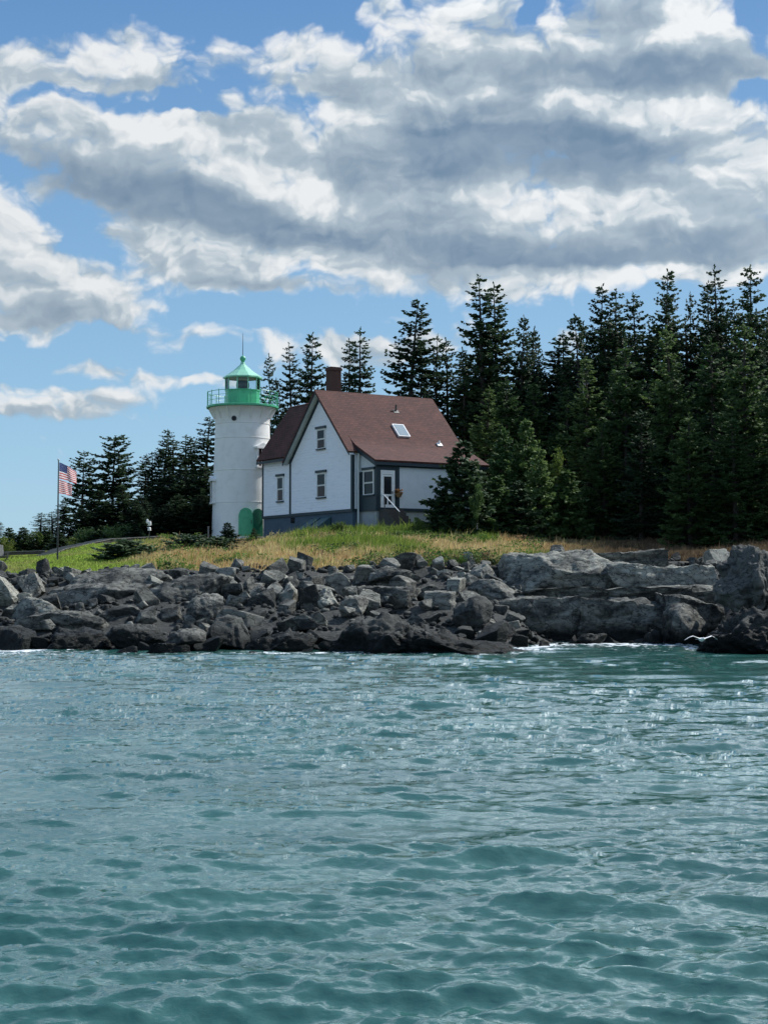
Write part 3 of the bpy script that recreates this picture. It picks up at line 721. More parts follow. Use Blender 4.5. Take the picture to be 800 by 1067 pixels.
# ------------------------------------------------------------------ lighthouse
TX, TY, TZ = -11.05, 119.5, 6.3
def build_lighthouse():
    root = empty('lighthouse', (TX, TY, TZ))
    tag(root, 'short white conical lighthouse with a green lantern and gallery, beside the house', 'lighthouse')
    toward = math.atan2(-TY, -TX)
    ang = lambda s: toward + math.asin(s)
    RB, RT = 2.36, 2.12
    zdeck = 16.54 - TZ
    rad = lambda z: RB + (RT - RB) * min(max(z / 8.8, 0), 1)
    b = MB()
    prof = [(0.01, -.8), (RB + .05, -.8), (RB + .05, .15), (RB, .16)]
    seams = [2.75, 5.25, 7.75, 8.9]
    zz = .16
    for sz in seams:
        prof += [(rad(sz - .05), sz - .05), (rad(sz) + .03, sz - .03), (rad(sz) + .03, sz + .03), (rad(sz), sz + .035)]
    prof += [(RT + .02, 9.2), (RT + .10, 9.6), (RT + .30, 9.95), (RT + .52, 10.12), (.01, 10.12)]
    b.lathe(prof, 64)
    shell = b.build('tower_wall', M['tower_white'], root, True)
    # brackets under the gallery
    for k in range(16):
        a = 2 * math.pi * k / 16; q = MB(); ca, sa = math.cos(a), math.sin(a)
        pts = [(ca * r, sa * r, z) for r, z in ((RT + .02, 9.25), (RT + .10, 9.28), (2.62, 10.0), (2.62, 10.10), (RT + .02, 10.10))]
        q.prism([Vector(p) + Vector((-sa, ca, 0)) * -.035 for p in pts], Vector((-sa, ca, 0)) * .07)
        q.build('bracket', M['tower_white'], root)
    d = MB(); RG = 2.82
    d.lathe([(.02, 10.125), (RG - .05, 10.125), (RG, 10.16), (RG, 10.29), (RG - .03, 10.31), (.02, 10.32)], 48)
    d.build('gallery_deck', M['green'], root, True)
    rl = MB()
    for z in (10.68, 11.02, 11.36):
        rl.tube([(RG * .975 * math.cos(2*math.pi*k/48), RG * .975 * math.sin(2*math.pi*k/48), z) for k in range(49)],   .014 if z < 11.3 else .024, 6, cap=False)
    for k in range(20):
        a = 2 * math.pi * k / 20; c, s_ = math.cos(a) * RG * .975, math.sin(a) * RG * .975
        rl.tube([(c, s_, 10.35), (c, s_, 11.44)], .03, 6)
    rl.build('gallery_railing', M['green'], root)
    # lantern room
    NL = 10; RL = 1.34; a0 = toward + math.pi / NL
    p = MB(); p.lathe([(RL, 10.362), (RL, 11.5), (RL + .05, 11.505), (RL + .05, 11.58), (RL - .10, 11.585), (RL - .10, 10.362)], NL, a0=a0)
    p.build('lantern_parapet', M['green'], root)
    gl = MB(); gl.lathe([(RL - .03, 11.586), (RL - .03, 12.50)], NL, a0=a0); gl.build('lantern_glass', M['lantern_glass'], root)
    for k in range(NL):
        a = a0 + 2 * math.pi * k / NL; c, s_ = math.cos(a) * RL, math.sin(a) * RL
        q = MB(); q.tube([(c, s_, 11.58), (c, s_, 12.52)], .045, 6); q.build('mullion', M['green_roof'], root)
    rf = MB(); rf.lathe([(.02, 12.50), (RL + .03, 12.50), (RL + .20, 12.52), (RL + .20, 12.62), (RL - .05, 12.78), (.75, 13.15), (.22, 13.62), (.16, 13.80), (.02, 13.81)], NL, a0=a0)
    roof = rf.build('lantern_roof', M['green_roof'], root)
    bl = MB(); bl.lathe([(.02, 13.78), (.12, 13.80), (.14, 13.9), (.2, 13.98), (.235, 14.1), (.2, 14.22), (.1, 14.30), (.03, 14.34)], 16)
    bl.build('ventilator_ball', M['green'], roof, True)
    rd = MB(); rd.tube([(0, 0, 14.3), (0, 0, 15.2), (0, 0, 16.1)], [.03, .024, .014], 6); rd.build('lightning_rod', M['iron'], roof)
    ln = MB(); ln.lathe([(.02, 10.4), (.22, 10.4), (.22, 11.55), (.42, 11.6), (.50, 11.8), (.53, 12.0), (.50, 12.2), (.40, 12.35), (.02, 12.36)], 16)
    ln.build('beacon_lamp', glass_mat('beacon_glass', (.06, .08, .09), .1, .4), root, True)
    # porthole
    def at(a, r, z, t=0.0): return Vector((math.cos(a) * r - math.sin(a) * t, math.sin(a) * r + math.cos(a) * t, z))
    a = ang(-.30); zc = 9.1 + .08
    pm = MB(); ring = []
    for k in range(20):
        th = 2 * math.pi * k / 20; ring.append(at(a, RT + .02, zc + .20 * math.sin(th), .20 * math.cos(th)))
    pm.prism(ring, at(a, .06, 0)); po = pm.build('porthole', M['iron'], root)
    pm = MB(); pm.prism([at(a, RT + .083, zc + .13 * math.sin(2*math.pi*k/16), .13 * math.cos(2*math.pi*k/16)) for k in range(16)], at(a, .01, 0)); pm.build('pane', M['pane'], po)
    # arched steel doors: follow the curve of the wall
    def arched(a, w, h, z0, mt, name):
        R_ = RB + .06; q = MB(); n = 8; half = w / 2 / R_
        cols = []
        for i in range(n + 1):
            t = -1 + 2 * i / n; th = a + half * t
            zt = z0 + h - w / 2 + (w / 2) * math.sqrt(max(0, 1 - t * t))
            cols.append((th, zt))
        V = []; Fs = []
        for th, zt in cols:
            for rr_ in (R_ - .12, R_ + .05):
                V.append((math.cos(th) * rr_, math.sin(th) * rr_, z0)); V.append((math.cos(th) * rr_, math.sin(th) * rr_, zt))
        for i in range(n):
            o_, e = i * 4, i * 4 + 4
            Fs += [(o_+2, e+2, e+3, o_+3), (o_, o_+1, e+1, e), (o_+1, o_+3, e+3, e+1), (o_, e, e+2, o_+2)]
        Fs += [(0, 2, 3, 1), (n*4, n*4+1, n*4+3, n*4+2)]
        q.add(V, Fs); dd = q.build(name, mt, root)
        hb = MB(); th = a + half * .78
        hb.tube([(math.cos(th) * (R_ + .09), math.sin(th) * (R_ + .09), z0 + .95), (math.cos(th) * (R_ + .09), math.sin(th) * (R_ + .09), z0 + 1.2)], .03, 6)
        for zq in (.97, 1.18): hb.tube([(math.cos(th) * (R_ + .03), math.sin(th) * (R_ + .03), z0 + zq), (math.cos(th) * (R_ + .09), math.sin(th) * (R_ + .09), z0 + zq)], .02, 5)
        hb.build('door_handle', M['iron'], dd)
        return dd
    d1 = arched(ang(.115), 1.08, 2.15, .12, M['green'], 'door'); tag(d1, 'lighter green arched door')
    d2 = arched(ang(.50), .9, 2.1, .12, M['green_dark'], 'door'); tag(d2, 'darker green arched door near the house')
    # window with a moulded hood, one on each side
    def hooded(a, zc, w, h, pane):
        R_ = rad(zc); q = MB()
        def bx(m, r0, r1, t0, t1, z0, z1):
            v = [at(a, r, z, t) for z in (z0, z1) for r, t in ((r0, t0), (r1, t0), (r1, t1), (r0, t1))]
            m.add(v, [(3,2,1,0),(4,5,6,7),(0,1,5,4),(1,2,6,5),(2,3,7,6),(3,0,4,7)])
        for t0, t1 in ((-w/2 - .16, -w/2), (w/2, w/2 + .16)): bx(q, R_ - .3, R_ + .16, t0, t1, zc - h/2, zc + h/2)
        bx(q, R_ - .3, R_ + .22, -w/2 - .22, w/2 + .22, zc - h/2 - .14, zc - h/2 - .002)
        wi = q.build('window', M['trim_white'], root)
        m_ = MB(); bx(m_, R_ - .25, R_ + .06, -w/2 + .002, w/2 - .002, zc - h/2 + .002, zc + h/2 - .002); m_.build('pane', pane, wi)
        m_ = MB(); bx(m_, R_ + .062, R_ + .10, -.03, .03, zc - h/2 + .01, zc + h/2 - .01); bx(m_, R_ + .062, R_ + .105, -w/2 + .01, w/2 - .01, zc - .03, zc + .03); m_.build('glazing_bar', M['trim_white'], wi)
        m_ = MB(); bx(m_, R_ - .3, R_ + .30, -w/2 - .30, w/2 + .30, zc + h/2 + .002, zc + h/2 + .14)
        tri = [at(a, R_ - .3, zc + h/2 + .142, -w/2 - .28), at(a, R_ - .3, zc + h/2 + .142, w/2 + .28), at(a, R_ - .3, zc + h/2 + .46, 0)]
        m_.prism(tri, at(a, .56, 0)); m_.build('hood', M['trim_white'], wi)
    hooded(ang(.66), 6.2, .75, 1.35, M['pane_warm'])
    hooded(ang(-.985), 3.6, .8, 1.6, M['pane'])
build_lighthouse()

# ------------------------------------------------------------------ keeper's house
HA = R(32); HX, HY, HZ = -2.145, 104.0, 6.4
hroot = empty('keepers_house', (HX, HY, HZ), HA)
tag(hroot, 'white clapboard house with a steep dark red shingle roof on a blue grey foundation', 'house')
uv = np.array([math.cos(HA), math.sin(HA)]); vv = np.array([-math.sin(HA), math.cos(HA)])
def h2w(u, v, z): return np.array([HX + u * uv[0] + v * vv[0], HY + u * uv[1] + v * vv[1], HZ + z])
def hit(px, py, p0, nrm):
    """photo pixel -> house coordinates on a plane of the house"""
    d = ray(px, py); dl = np.array([d[:2] @ uv, d[:2] @ vv, d[2]])
    o = np.array([-HX, -HY]); ol = np.array([o @ uv, o @ vv, HC - HZ])
    p0 = np.array(p0, float); nrm = np.array(nrm, float)
    return ol + dl * ((p0 - ol) @ nrm / (dl @ nrm))

def build_house():
    r = hroot
    W1, W2 = 8.84, 13.36; L = 9.3; ZS, ZE, ZR = 1.37, 5.60, 10.0; VM = W1 / 2
    m = (ZR - ZE) / VM
    WD = 5.2; WU = 2.6; WZ = 9.9; WE = 5.75; wm = (WZ - WE) / (WU + .2)
    LD = 2.23; LU = .53; LZ = 4.62
    # walls
    b = MB(); b.prism([(0, 0, ZS), (0, W1, ZS), (0, W1, ZE - .16), (0, VM, ZR - .22), (0, 0, ZE - .16)], (L, 0, 0)); b.build('wall', M['clap'], r)
    b = MB(); zt = WE + .2 * wm + .2
    b.prism([(.12, W2, ZS), (WD, W2, ZS), (WD, W2, WE - .1), (WU, W2, WZ - .28), (.12, W2, WE + .1)], (0, -(W2 - W1 - .01), 0)); w = b.build('wall', M['clap'], r); tag(w, 'white clapboard wall of the left wing')
    b = MB(); b.prism([(LU, -.01, ZS), (LU, -LD, ZS), (LU, -LD, LZ - .10), (LU, -.01, ZE - .05)], (L - LU, 0, 0)); w = b.build('wall', M['plain_white'], r); tag(w, 'smooth pale wall of the lean-to')
    # dark painted entry: end of the lean-to and the bay with the door
    b = MB(); b.box(LU - .03, -LD + .01, ZS + .01, LU - .004, -.02, 3.92); b.box(LU - .03, -LD - .03, ZS + .012, 2.28, -LD - .004, LZ - .13)
    w = b.build('entry_panel', M['teal'], r); tag(w, 'dark teal boarding around the side entry')
    # foundation
    f = MB(); f.box(.05, .05, -1.2, L - .05, W1 - .05, ZS - .14); f.box(.17, W1 - .04, -1.2, WD - .05, W2 - .05, ZS - .14); f.build('foundation', M['found'], r)
    f = MB(); f.box(LU + .06, -LD + .06, -1.2, L - .06, .04, ZS - .14); w = f.build('foundation', M['found_pale'], r); tag(w, 'bare concrete foundation of the lean-to')
    # sill band
    t = MB(); t.box(-.045, -.03, ZS - .139, L + .03, W1 + .03, ZS + .06); t.box(.075, W1 + .032, ZS - .139, WD + .03, W2 + .045, ZS + .06); t.box(LU - .045, -LD - .045, ZS - .139, L + .03, -.031, ZS + .06)
    t.build('sill_band', M['teal'], r)
    # corner boards
    for (u0, v0, u1, v1, z1) in ((-.05, -.05, .14, .16, ZE - .2), (-.05, W1 - .15, .14, W1 + .05, ZE - .2), (.07, W2 - .12, .25, W2 + .05, WE - .1), (LU - .05, -LD - .05, LU + .12, -LD + .12, LZ - .15), (2.12, -LD - .05, 2.34, -LD - .003, LZ - .15)):
        q = MB(); q.box(u0, v0, ZS + .061, u1, v1, z1); q.build('corner_board', M['teal'], r)
    # roofs: shingled slabs
    OV = .48; th = .13
    def slab(mb, pts, t=th):
        a, b_, c = Vector(pts[0]), Vector(pts[1]), Vector(pts[2]); n = (b_ - a).cross(c - a).normalized()
        if n.z < 0: n = -n
        mb.prism([Vector(p) - n * t for p in pts], n * t)
    zs = lambda v: ZR - m * abs(v - VM)
    rf = MB()
    slab(rf, [(-OV, VM, ZR), (L + .2, VM, ZR), (L + .2, -.28, zs(-.28)), (-OV, -.28, zs(-.28))])
    slab(rf, [(-OV, VM, ZR + .003), (L + .2, VM, ZR + .003), (L + .2, W1 + .4, zs(W1 + .4)), (-OV, W1 + .4, zs(W1 + .4))])
    V0_ = .9; z0_ = ZR - m * (VM - V0_) + .012; VE = -LD - .3; TQ = 1.1
    s2 = (z0_ - LZ - m * TQ / 2) / (TQ / 2 + V0_ - VE - TQ)
    def lz(v):
        q_ = V0_ - v
        return z0_ - m * q_ + (m - s2) * q_ * q_ / 2 / TQ if q_ < TQ else z0_ - (m + s2) / 2 * TQ - s2 * (q_ - TQ)
    vs_ = [V0_ - TQ * k / 6 for k in range(7)] + [VE]
    for va_, vb_ in zip(vs_[:-1], vs_[1:]):
        slab(rf, [(LU - .28, va_, lz(va_)), (L + .35, va_, lz(va_)), (L + .35, vb_, lz(vb_)), (LU - .28, vb_, lz(vb_))])
    wz = lambda u: WE + wm * (u + .2)
    slab(rf, [(-.28, W2 + .35, wz(-.28)), (-.28, W1 - .1, wz(-.28)), (WU, 4.55, WZ), (WU, W2 + .35, WZ)])
    slab(rf, [(WU, 4.55, WZ + .002), (WU, W2 + .35, WZ + .002), (WD + .3, W2 + .35, WZ - wm * (WD + .3 - WU)), (WD + .3, W1 - .1, WZ - wm * (WD + .3 - WU))])
    roof = rf.build('roof', M['shingle'], r)
    # rake boards (fascia) and soffits
    tr = MB()
    for sgn in (-1, 1):
        ve = -.28 if sgn < 0 else W1 + .4
        a = Vector((-OV + .02, VM, ZR - .30)); e = Vector((-OV + .02, ve, zs(ve) - .30))
        tr.prism([a + Vector((0, 0, .13)), a + Vector((0, 0, .02)), e + Vector((0, 0, .02)), e + Vector((0, 0, .13))], (.05, 0, 0))
        # frieze against the wall
        a = Vector((-.035, VM, ZR - .34)); e = Vector((-.035, (0 if sgn < 0 else W1), zs(0 if sgn < 0 else W1) - .34))
        tr.prism([a + Vector((0, 0, .04)), a + Vector((0, 0, -.30)), e + Vector((0, 0, -.30)), e + Vector((0, 0, .04))], (.032, 0, 0))
    tr.build('rake_board', M['teal'], r)
    tr = MB()
    for sgn in (-1, 1):
        ve = -.26 if sgn < 0 else W1 + .38
        tr.prism([(-OV + .072, VM, ZR - .25), (-OV + .072, ve, zs(ve) - .25), (-OV + .072, ve, zs(ve) - .21), (-OV + .072, VM, ZR - .21)], (OV - .08, 0, 0))
    tr.build('soffit', M['soffit'], r)
    # lean-to rake: dark board up the slope, and the eave fascia
    tr = MB()
    rk = [v for v in vs_ if v < 1.6] + []
    for va_, vb_ in zip(rk[:-1], rk[1:]):
        tr.prism([(LU - .27, va_, lz(va_) - .14), (LU - .27, va_, lz(va_) - .42), (LU - .27, vb_ + .012, lz(vb_) - .42), (LU - .27, vb_ + .012, lz(vb_) - .14)], (.05, 0, 0))
    tr.build('rake_board', M['teal'], r)
    tr = MB(); ze = lz(-LD - .3)
    tr.box(LU - .28, -LD - .28, ze - .34, L + .3, -LD - .22, ze - .14); tr.box(LU - .04, -LD - .06, ze - .42, L, -LD - .003, ze - .12)
    tr.build('eave_board', M['teal'], r)
    tr = MB(); tr.box(-.27, W1 + .42, wz(-.28) - .30, -.21, W2 + .34, wz(-.28) - .12); tr.box(.06, W1 + .06, WE - .16, .118, W2, WE + .12); tr.build('eave_board', M['teal'], r)
    tr = MB(); tr.prism([(-.26, W2 + .3, wz(-.28) - .30), (WU, W2 + .3, WZ - .32), (WU, W2 + .3, WZ - .12), (-.26, W2 + .3, wz(-.28) - .11)], (0, .05, 0)); tr.build('rake_board', M['teal'], r)
    # chimney, skylight and vents sit on the roof
    c = MB(); c.box(1.05, 4.75, 8.6, 1.90, 5.45, 11.55); c.box(.99, 4.69, 11.552, 1.96, 5.51, 11.70); c.box(1.03, 4.73, 11.702, 1.92, 5.47, 11.80)
    ch = c.build('chimney', M['brick'], roof)
    nS = Vector((0, -m, 1)).normalized(); dn = Vector((0, -1, -m)).normalized()
    def on(px, py): return Vector(hit(px, py, (0, VM, ZR), (0, -m, 1)))


    cu = on(417.3, 449.6); hw, hl = .40, .58
    def plate(mb, c0, hw, hl, z0, z1):
        U = Vector((1, 0, 0)); mb.prism([c0 + U * sx * hw + dn * sy * hl + nS * z0 for sx, sy in ((-1,-1),(1,-1),(1,1),(-1,1))], nS * (z1 - z0))
    q = MB(); plate(q, cu, hw + .08, hl + .08, -.02, .14); sk = q.build('skylight', M['trim_white'], roof)
    q = MB(); plate(q, cu, hw, hl, .142, .16); q.build('pane', M['pane_pale'], sk)
    v1 = on(412.5, 429); q = MB(); q.tube([v1 - nS * .05, v1 + Vector((0, 0, .5))], .06, 8); plate(q, v1, .22, .16, .0, .03); q.build('vent_pipe', M['iron'], roof)
    def on_roof(px, py):                                # first point of the sight line under the curved roof
        d = ray(px, py); 
        for k in range(4000):
            p = np.array([0, 0, HC]) + d * (95 + k * .006)
            q_ = np.array([(p[0] - HX) * uv[0] + (p[1] - HY) * uv[1], (p[0] - HX) * vv[0] + (p[1] - HY) * vv[1], p[2] - HZ])
            if VE < q_[1] < VM and q_[2] < (lz(q_[1]) if q_[1] < V0_ else zs(q_[1])): return Vector(q_)
        return on(px, py)
    v2 = on_roof(457.5, 464); q = MB(); plate(q, v2, .20, .16, 0, .10); q.tube([v2, v2 + Vector((0, 0, .34))], .07, 8); q.build('roof_vent', M['trim_white'], roof)
    # windows
    def wbox(mp):
        def f(mb, a0, a1, z0, z1, d0, d1):
            v = [mp(a, d, z) for z in (z0, z1) for a, d in ((a0, d0), (a1, d0), (a1, d1), (a0, d1))]
            mb.add(v, [(3,2,1,0),(4,5,6,7),(0,1,5,4),(1,2,6,5),(2,3,7,6),(3,0,4,7)])
        return f
    gab = wbox(lambda a, d, z: (-d, a, z)); wng = wbox(lambda a, d, z: (.12 - d, a, z)); end = wbox(lambda a, d, z: (LU - .03 - d, a, z)); sid = wbox(lambda a, d, z: (a, -LD - .03 - d, z))
    def window(bx, ac, w, z0, z1, frame='trim_white', lower='pane_warm', label=None):
        q = MB(); t = .075
        bx(q, ac - w/2 - t, ac - w/2, z0, z1, .003, .06); bx(q, ac + w/2, ac + w/2 + t, z0, z1, .003, .06)
        bx(q, ac - w/2 - t, ac + w/2 + t, z1 + .002, z1 + t, .003, .06)
        wi = q.build('window', M[frame], r)
        if label: tag(wi, label)
        q = MB(); bx(q, ac - w/2 - t - .10, ac + w/2 + t + .10, z1 + t + .002, z1 + t + .17, .003, .13); q.build('head_casing', M['teal'], wi)
        q = MB(); bx(q, ac - w/2 - t - .05, ac + w/2 + t + .05, z0 - .09, z0 - .002, .003, .11); q.build('sill', M['teal'], wi)
        zm = (z0 + z1) / 2
        for k, (a_, b_) in enumerate(((z0, zm), (zm, z1))):
            q = MB(); dd = .010 + .018 * k
            bx(q, ac - w/2 + .001, ac - w/2 + .045, a_ + .001, b_ - .001, dd, dd + .03); bx(q, ac + w/2 - .045, ac + w/2 - .001, a_ + .001, b_ - .001, dd, dd + .03)
            bx(q, ac - w/2 + .046, ac + w/2 - .046, a_ + .001, a_ + .05, dd, dd + .03); bx(q, ac - w/2 + .046, ac + w/2 - .046, b_ - .045, b_ - .001, dd, dd + .03)
            q.build('sash', M[frame], wi)
            q = MB(); bx(q, ac - w/2 + .047, ac + w/2 - .047, a_ + .052, b_ - .047, dd + .002, dd + .01); q.build('pane', M['pane' if k else lower], wi)
    # (positions read off the photo through the house's own walls)
    def av(px, py, u): return hit(px, py, (u, 0, 0), (1, 0, 0))
    for (x0, x1, yt, yb, bx, uu, lb) in ((330.5, 339, 447, 468, gab, 0, 'upper gable window'), (330.5, 339.5, 493, 518.5, gab, 0, 'ground floor gable window'), (289, 295.5, 497, 522.5, wng, .12, 'wing window')):
        p0 = av(x0, yb, uu); p1 = av(x1, yt, uu)
        window(bx, (p0[1] + p1[1]) / 2, abs(p1[1] - p0[1]) - .10, p0[2], p1[2], label=lb)
    p0 = av(379, 516, LU); p1 = av(390.5, 490, LU)
    window(end, (p0[1] + p1[1]) / 2, abs(p1[1] - p0[1]) - .2, p0[2], p1[2], lower='pane', label='lean-to end window')
    # side door
    d = MB(); d0, d1, dz0, dz1 = .98, 1.80, ZS + .07, ZS + 2.28
    sid(d, d0 - .14, d0, dz0, dz1 + .02, .003, .06); sid(d, d1, d1 + .14, dz0, dz1 + .02, .003, .06); sid(d, d0 - .14, d1 + .14, dz1 + .022, dz1 + .30, .003, .06)
    dr = d.build('door', M['trim_white'], r)
    d = MB(); s = .10
    sid(d, d0 + .004, d0 + s, dz0, dz1, .01, .05); sid(d, d1 - s, d1 - .004, dz0, dz1, .01, .05)
    for za, zb in ((dz0, dz0 + .2), (dz0 + .78, dz0 + .9), (dz1 - .12, dz1)): sid(d, d0 + s + .001, d1 - s - .001, za, zb, .01, .05)
    sid(d, (d0 + d1)/2 - .05, (d0 + d1)/2 + .05, dz0 + .201, dz0 + .779, .01, .05)
    d.build('door_leaf', M['trim_white'], dr)
    d = MB(); sid(d, d0 + s, d1 - s, dz0 + .1, dz1 - .1, .005, .012); d.build('pane', M['pane'], dr)
    d = MB(); sid(d, d1 - .08, d1 - .03, dz0 + .95, dz0 + 1.1, .051, .10); d.build('door_handle', M['iron'], dr)
    # steps and rail
    st = MB()
    for k in range(5):
        st.box(.72, -LD - .10 - .95 - .28 * k - .28, -1.0, 2.05, -LD - .10 - .95 - .28 * k, ZS - .18 - .22 * (k + 1) + .1)
    st.box(.72, -LD - 1.048, -1.0, 2.05, -LD - .052, ZS - .08)
    sp_ = st.build('steps', M['dark_wood'], r)
    rl = MB(); A = [(.75, -LD - .15, ZS + .85), (.75, -LD - 1.0, ZS + .85), (.75, -LD - 2.5, ZS - .38)]
    rl = MB(); rl.tube([(.80, -LD - .12, ZS + .95), (.80, -LD - .6, ZS + .85), (.80, -LD - 2.45, ZS - .32)], .032, 8)
    rl.build('handrail', M['trim_white'], sp_)
    rl = MB()
    for v_, z_ in ((-LD - .62, ZS + .83), (-LD - 2.40, ZS - .32)): rl.tube([(.80, v_, -.6), (.80, v_, z_)], .035, 6)
    rl.build('rail_post', M['iron'], sp_)
    # downspout
    q = MB(); q.tube([(LU - .18, -.28, zs(-.2) - .2), (LU - .18, -.20, ZE - .9), (LU - .18, -.20, -.1)], .07, 8); q.build('downspout', M['soffit'], r)
    # cellar hatch against the front foundation
    q = MB(); q.prism([(-.0, 2.9, -.9), (-1.7, 2.9, -.9), (-1.7, 2.9, -.15), (-.0, 2.9, 1.0)], (0, 2.6, 0)); ht = q.build('cellar_hatch', simple('hatch_paint', (.045, .10, .11), .5, .1, 3), r)
    q = MB(); q.prism([(-.1, 4.17, .945), (-1.65, 4.17, -.10), (-1.65, 4.17, -.06), (-.1, 4.17, .985)], (0, .07, 0)); q.build('hatch_seam', M['teal'], ht)
    fw = av(309, 541, .05); q = MB(); q.box(.0, fw[1] - .28, fw[2] - .2, .048, fw[1] + .28, fw[2] + .2)
    q = MB(); q.box(.01, 8.2, ZS - .62, .048, 8.75, ZS - .22); q.build('cellar_window', M['pane'], r)
build_house()
# hanging basket by the side door
q = MB(); bp = hit(415.5, 514, (0, -2.5, 0), (0, 1, 0))
broot = empty('hanging_basket', h2w(*bp)); broot.rotation_euler = (0, 0, HA)
tag(broot, 'small brown flower basket hanging on the wall right of the side door', 'flower basket')
q.lathe([(.02, -.28), (.14, -.26), (.24, -.05), (.27, 0), (.02, .02)], 14); q.build('basket', M['basket'], broot, True)
q = MB(); g_ = random.Random(4)
for k in range(120):
    a, rr = g_.uniform(0, 6.28), .3 * math.sqrt(g_.random()); c = Vector((math.cos(a) * rr, math.sin(a) * rr, .02 + g_.random() * .25)); d = Vector((g_.gauss(0, 1), g_.gauss(0, 1), g_.gauss(0, .6))).normalized() * .08; e = d.cross(Vector((.3, .2, 1))).normalized() * .04
    q.add([c - d, c + e, c + d, c - e], [(0, 1, 2, 3)])
q.build('flowers', foliage_mat('basket_flowers', (.20, .12, .05), (.34, .22, .10), .3), broot)
q = MB(); q.tube([(0, .23, .62), (0, .0, .62), (0, 0, .05)], .012, 5); q.build('hook', M['iron'], broot)

# ------------------------------------------------------------------ flagpole, flag and other small things on the lawn
fx, fy = (60 - 400) / F * 90.0, 90.0
fz = gz(fx, fy); ftop = P(60, 480, fy)[2] - fz
fp = empty('flagpole', (fx, fy, fz)); tag(fp, 'slim dark flagpole standing on the lawn above the left rocks', 'flagpole')
q = MB(); q.tube([(0, 0, -.3), (0, 0, ftop * .5), (0, 0, ftop)], [.055, .045, .03], 8); q.build('pole', M['iron'], fp)
q = MB(); q.lathe([(.005, ftop - .02), (.06, ftop + .02), (.07, ftop + .06), (.04, ftop + .12), (.005, ftop + .13)], 12); q.build('finial', M['soffit'], fp, True)
q = MB(); q.box(-.05, -.10, 1.0, .05, -.045, 1.16); q.build('cleat', M['iron'], fp)
def flag(name, w, h, droop, wave, seed, canton, z0, label):
    """a wavy cloth hoisted at the pole; stripes and canton are faces of their own material"""
    nu, nv = 26, 26; th = .006
    fn = lambda u, v: (u * w * (1 - .10 * abs(math.sin(u * 7))), wave * u * math.sin(u * 9 + v * 2.2 + seed) - .15 * u * w, v * h - droop * u ** 1.3 * (.55 + .45 * v))
    mb = MB(); V = []; 
    for j in range(nv + 1):
        for i in range(nu + 1): V.append(fn(i / nu, j / nv))
    Fs = []; Ms = []
    for j in range(nv):
        for i in range(nu):
            a = j * (nu + 1) + i
            stripe = (j * 13) // nv
            mm = 0 if stripe % 2 == 0 else 1
            if canton and i / nu < .4 and j >= nv * 6 / 13: mm = 2
            mb.add([V[a], V[a + 1], V[a + nu + 2], V[a + nu + 1]], [(0, 1, 2, 3)], mm)
    if canton:
        for row in range(9):
            for c in range(6 if row % 2 == 0 else 5):
                u = (.4 / 12) * (1 + 2 * c + (row % 2)); v = 6 / 13 + (7 / 13) * (row + 1) / 10
                p = Vector(fn(u, v)); s = .4 / 12 * w * .62
                for dy in (-.008, .008):
                    ring = []
                    for k in range(10):
                        rr = s if k % 2 == 0 else s * .42; an = math.pi / 2 + k * math.pi / 5
                        ring.append(p + Vector((math.cos(an) * rr, dy, math.sin(an) * rr)))
                    mb.add(ring, [tuple(range(10))], 1)
    me_ = mb.build(name, [M['red'], M['white_cloth'], M['navy']], None, True)
    me_.location = (fx + .05, fy, fz + z0)
    tag(me_, label, 'flag')
    return me_
flag('flag', 1.15, .95, .62, .11, 1.0, True, ftop - 1.05, 'stars and stripes flag flying from the top of the flagpole')
flag('flag', .82, .78, .30, .09, 3.0, False, ftop - 1.92, 'faded red and white striped flag drooping under the stars and stripes')
# boardwalk
def boardwalk(name, pts, w, label):
    """pts: (px, depth, height above soil)"""
    P3 = []
    for px, d, hh in pts:
        x = (px - 400) / F * d; P3.append(Vector((x, d, gz(x, d) + hh)))
    rt = empty(name, (P3[0].x, P3[0].y, P3[0].z)); tag(rt, label, 'boardwalk')
    o0 = P3[0]; Q = [p - o0 for p in P3]
    mb = MB(); g_ = random.Random(3)
    for a, b in zip(Q[:-1], Q[1:]):
        L_ = (b - a).length; n = max(1, int(L_ / .2)); d = (b - a) / n; side = Vector((-d.y, d.x, 0)).normalized() * w / 2
        for i in range(n):
            c = a + d * (i + .5); jit = g_.uniform(-.012, .012)
            mb.bar(c - side * g_.uniform(.97, 1.03) + Vector((0, 0, jit)), c + side * g_.uniform(.97, 1.03) + Vector((0, 0, jit)), d.length * .94, .045)
    mb.build('deck', M['grey_wood'], rt)
    mb = MB()
    for a, b in zip(Q[:-1], Q[1:]):
        side = Vector((-(b - a).y, (b - a).x, 0)).normalized() * w * .42
        for s_ in (-1, 1): mb.bar(a + side * s_ - Vector((0, 0, .12)), b + side * s_ - Vector((0, 0, .12)), .06, .18)
    mb.build('stringer', M['dark_wood'], rt)
    for a, b in zip(Q[:-1], Q[1:]):
        n = max(1, int((b - a).length / 1.8)); side = Vector((-(b - a).y, (b - a).x, 0)).normalized() * w * .42
        for i in range(n + 1):
            for s_ in (-1, 1):
                c = a + (b - a) * (i / n) + side * s_; k = MB(); k.box(c.x - .05, c.y - .05, c.z - 1.1, c.x + .05, c.y + .05, c.z - .212); k.build('post', M['dark_wood'], rt)
boardwalk('boardwalk', [(4, 100, .40), (46, 101, .36)], .9, 'short raised grey plank walk at the left end of the lawn')
boardwalk('boardwalk', [(44, 99.5, .08), (62, 102, .25), (110, 107, .35), (165, 111, .30), (222, 115, .12)], .9, 'long weathered plank walk climbing past the flagpole to the lighthouse')
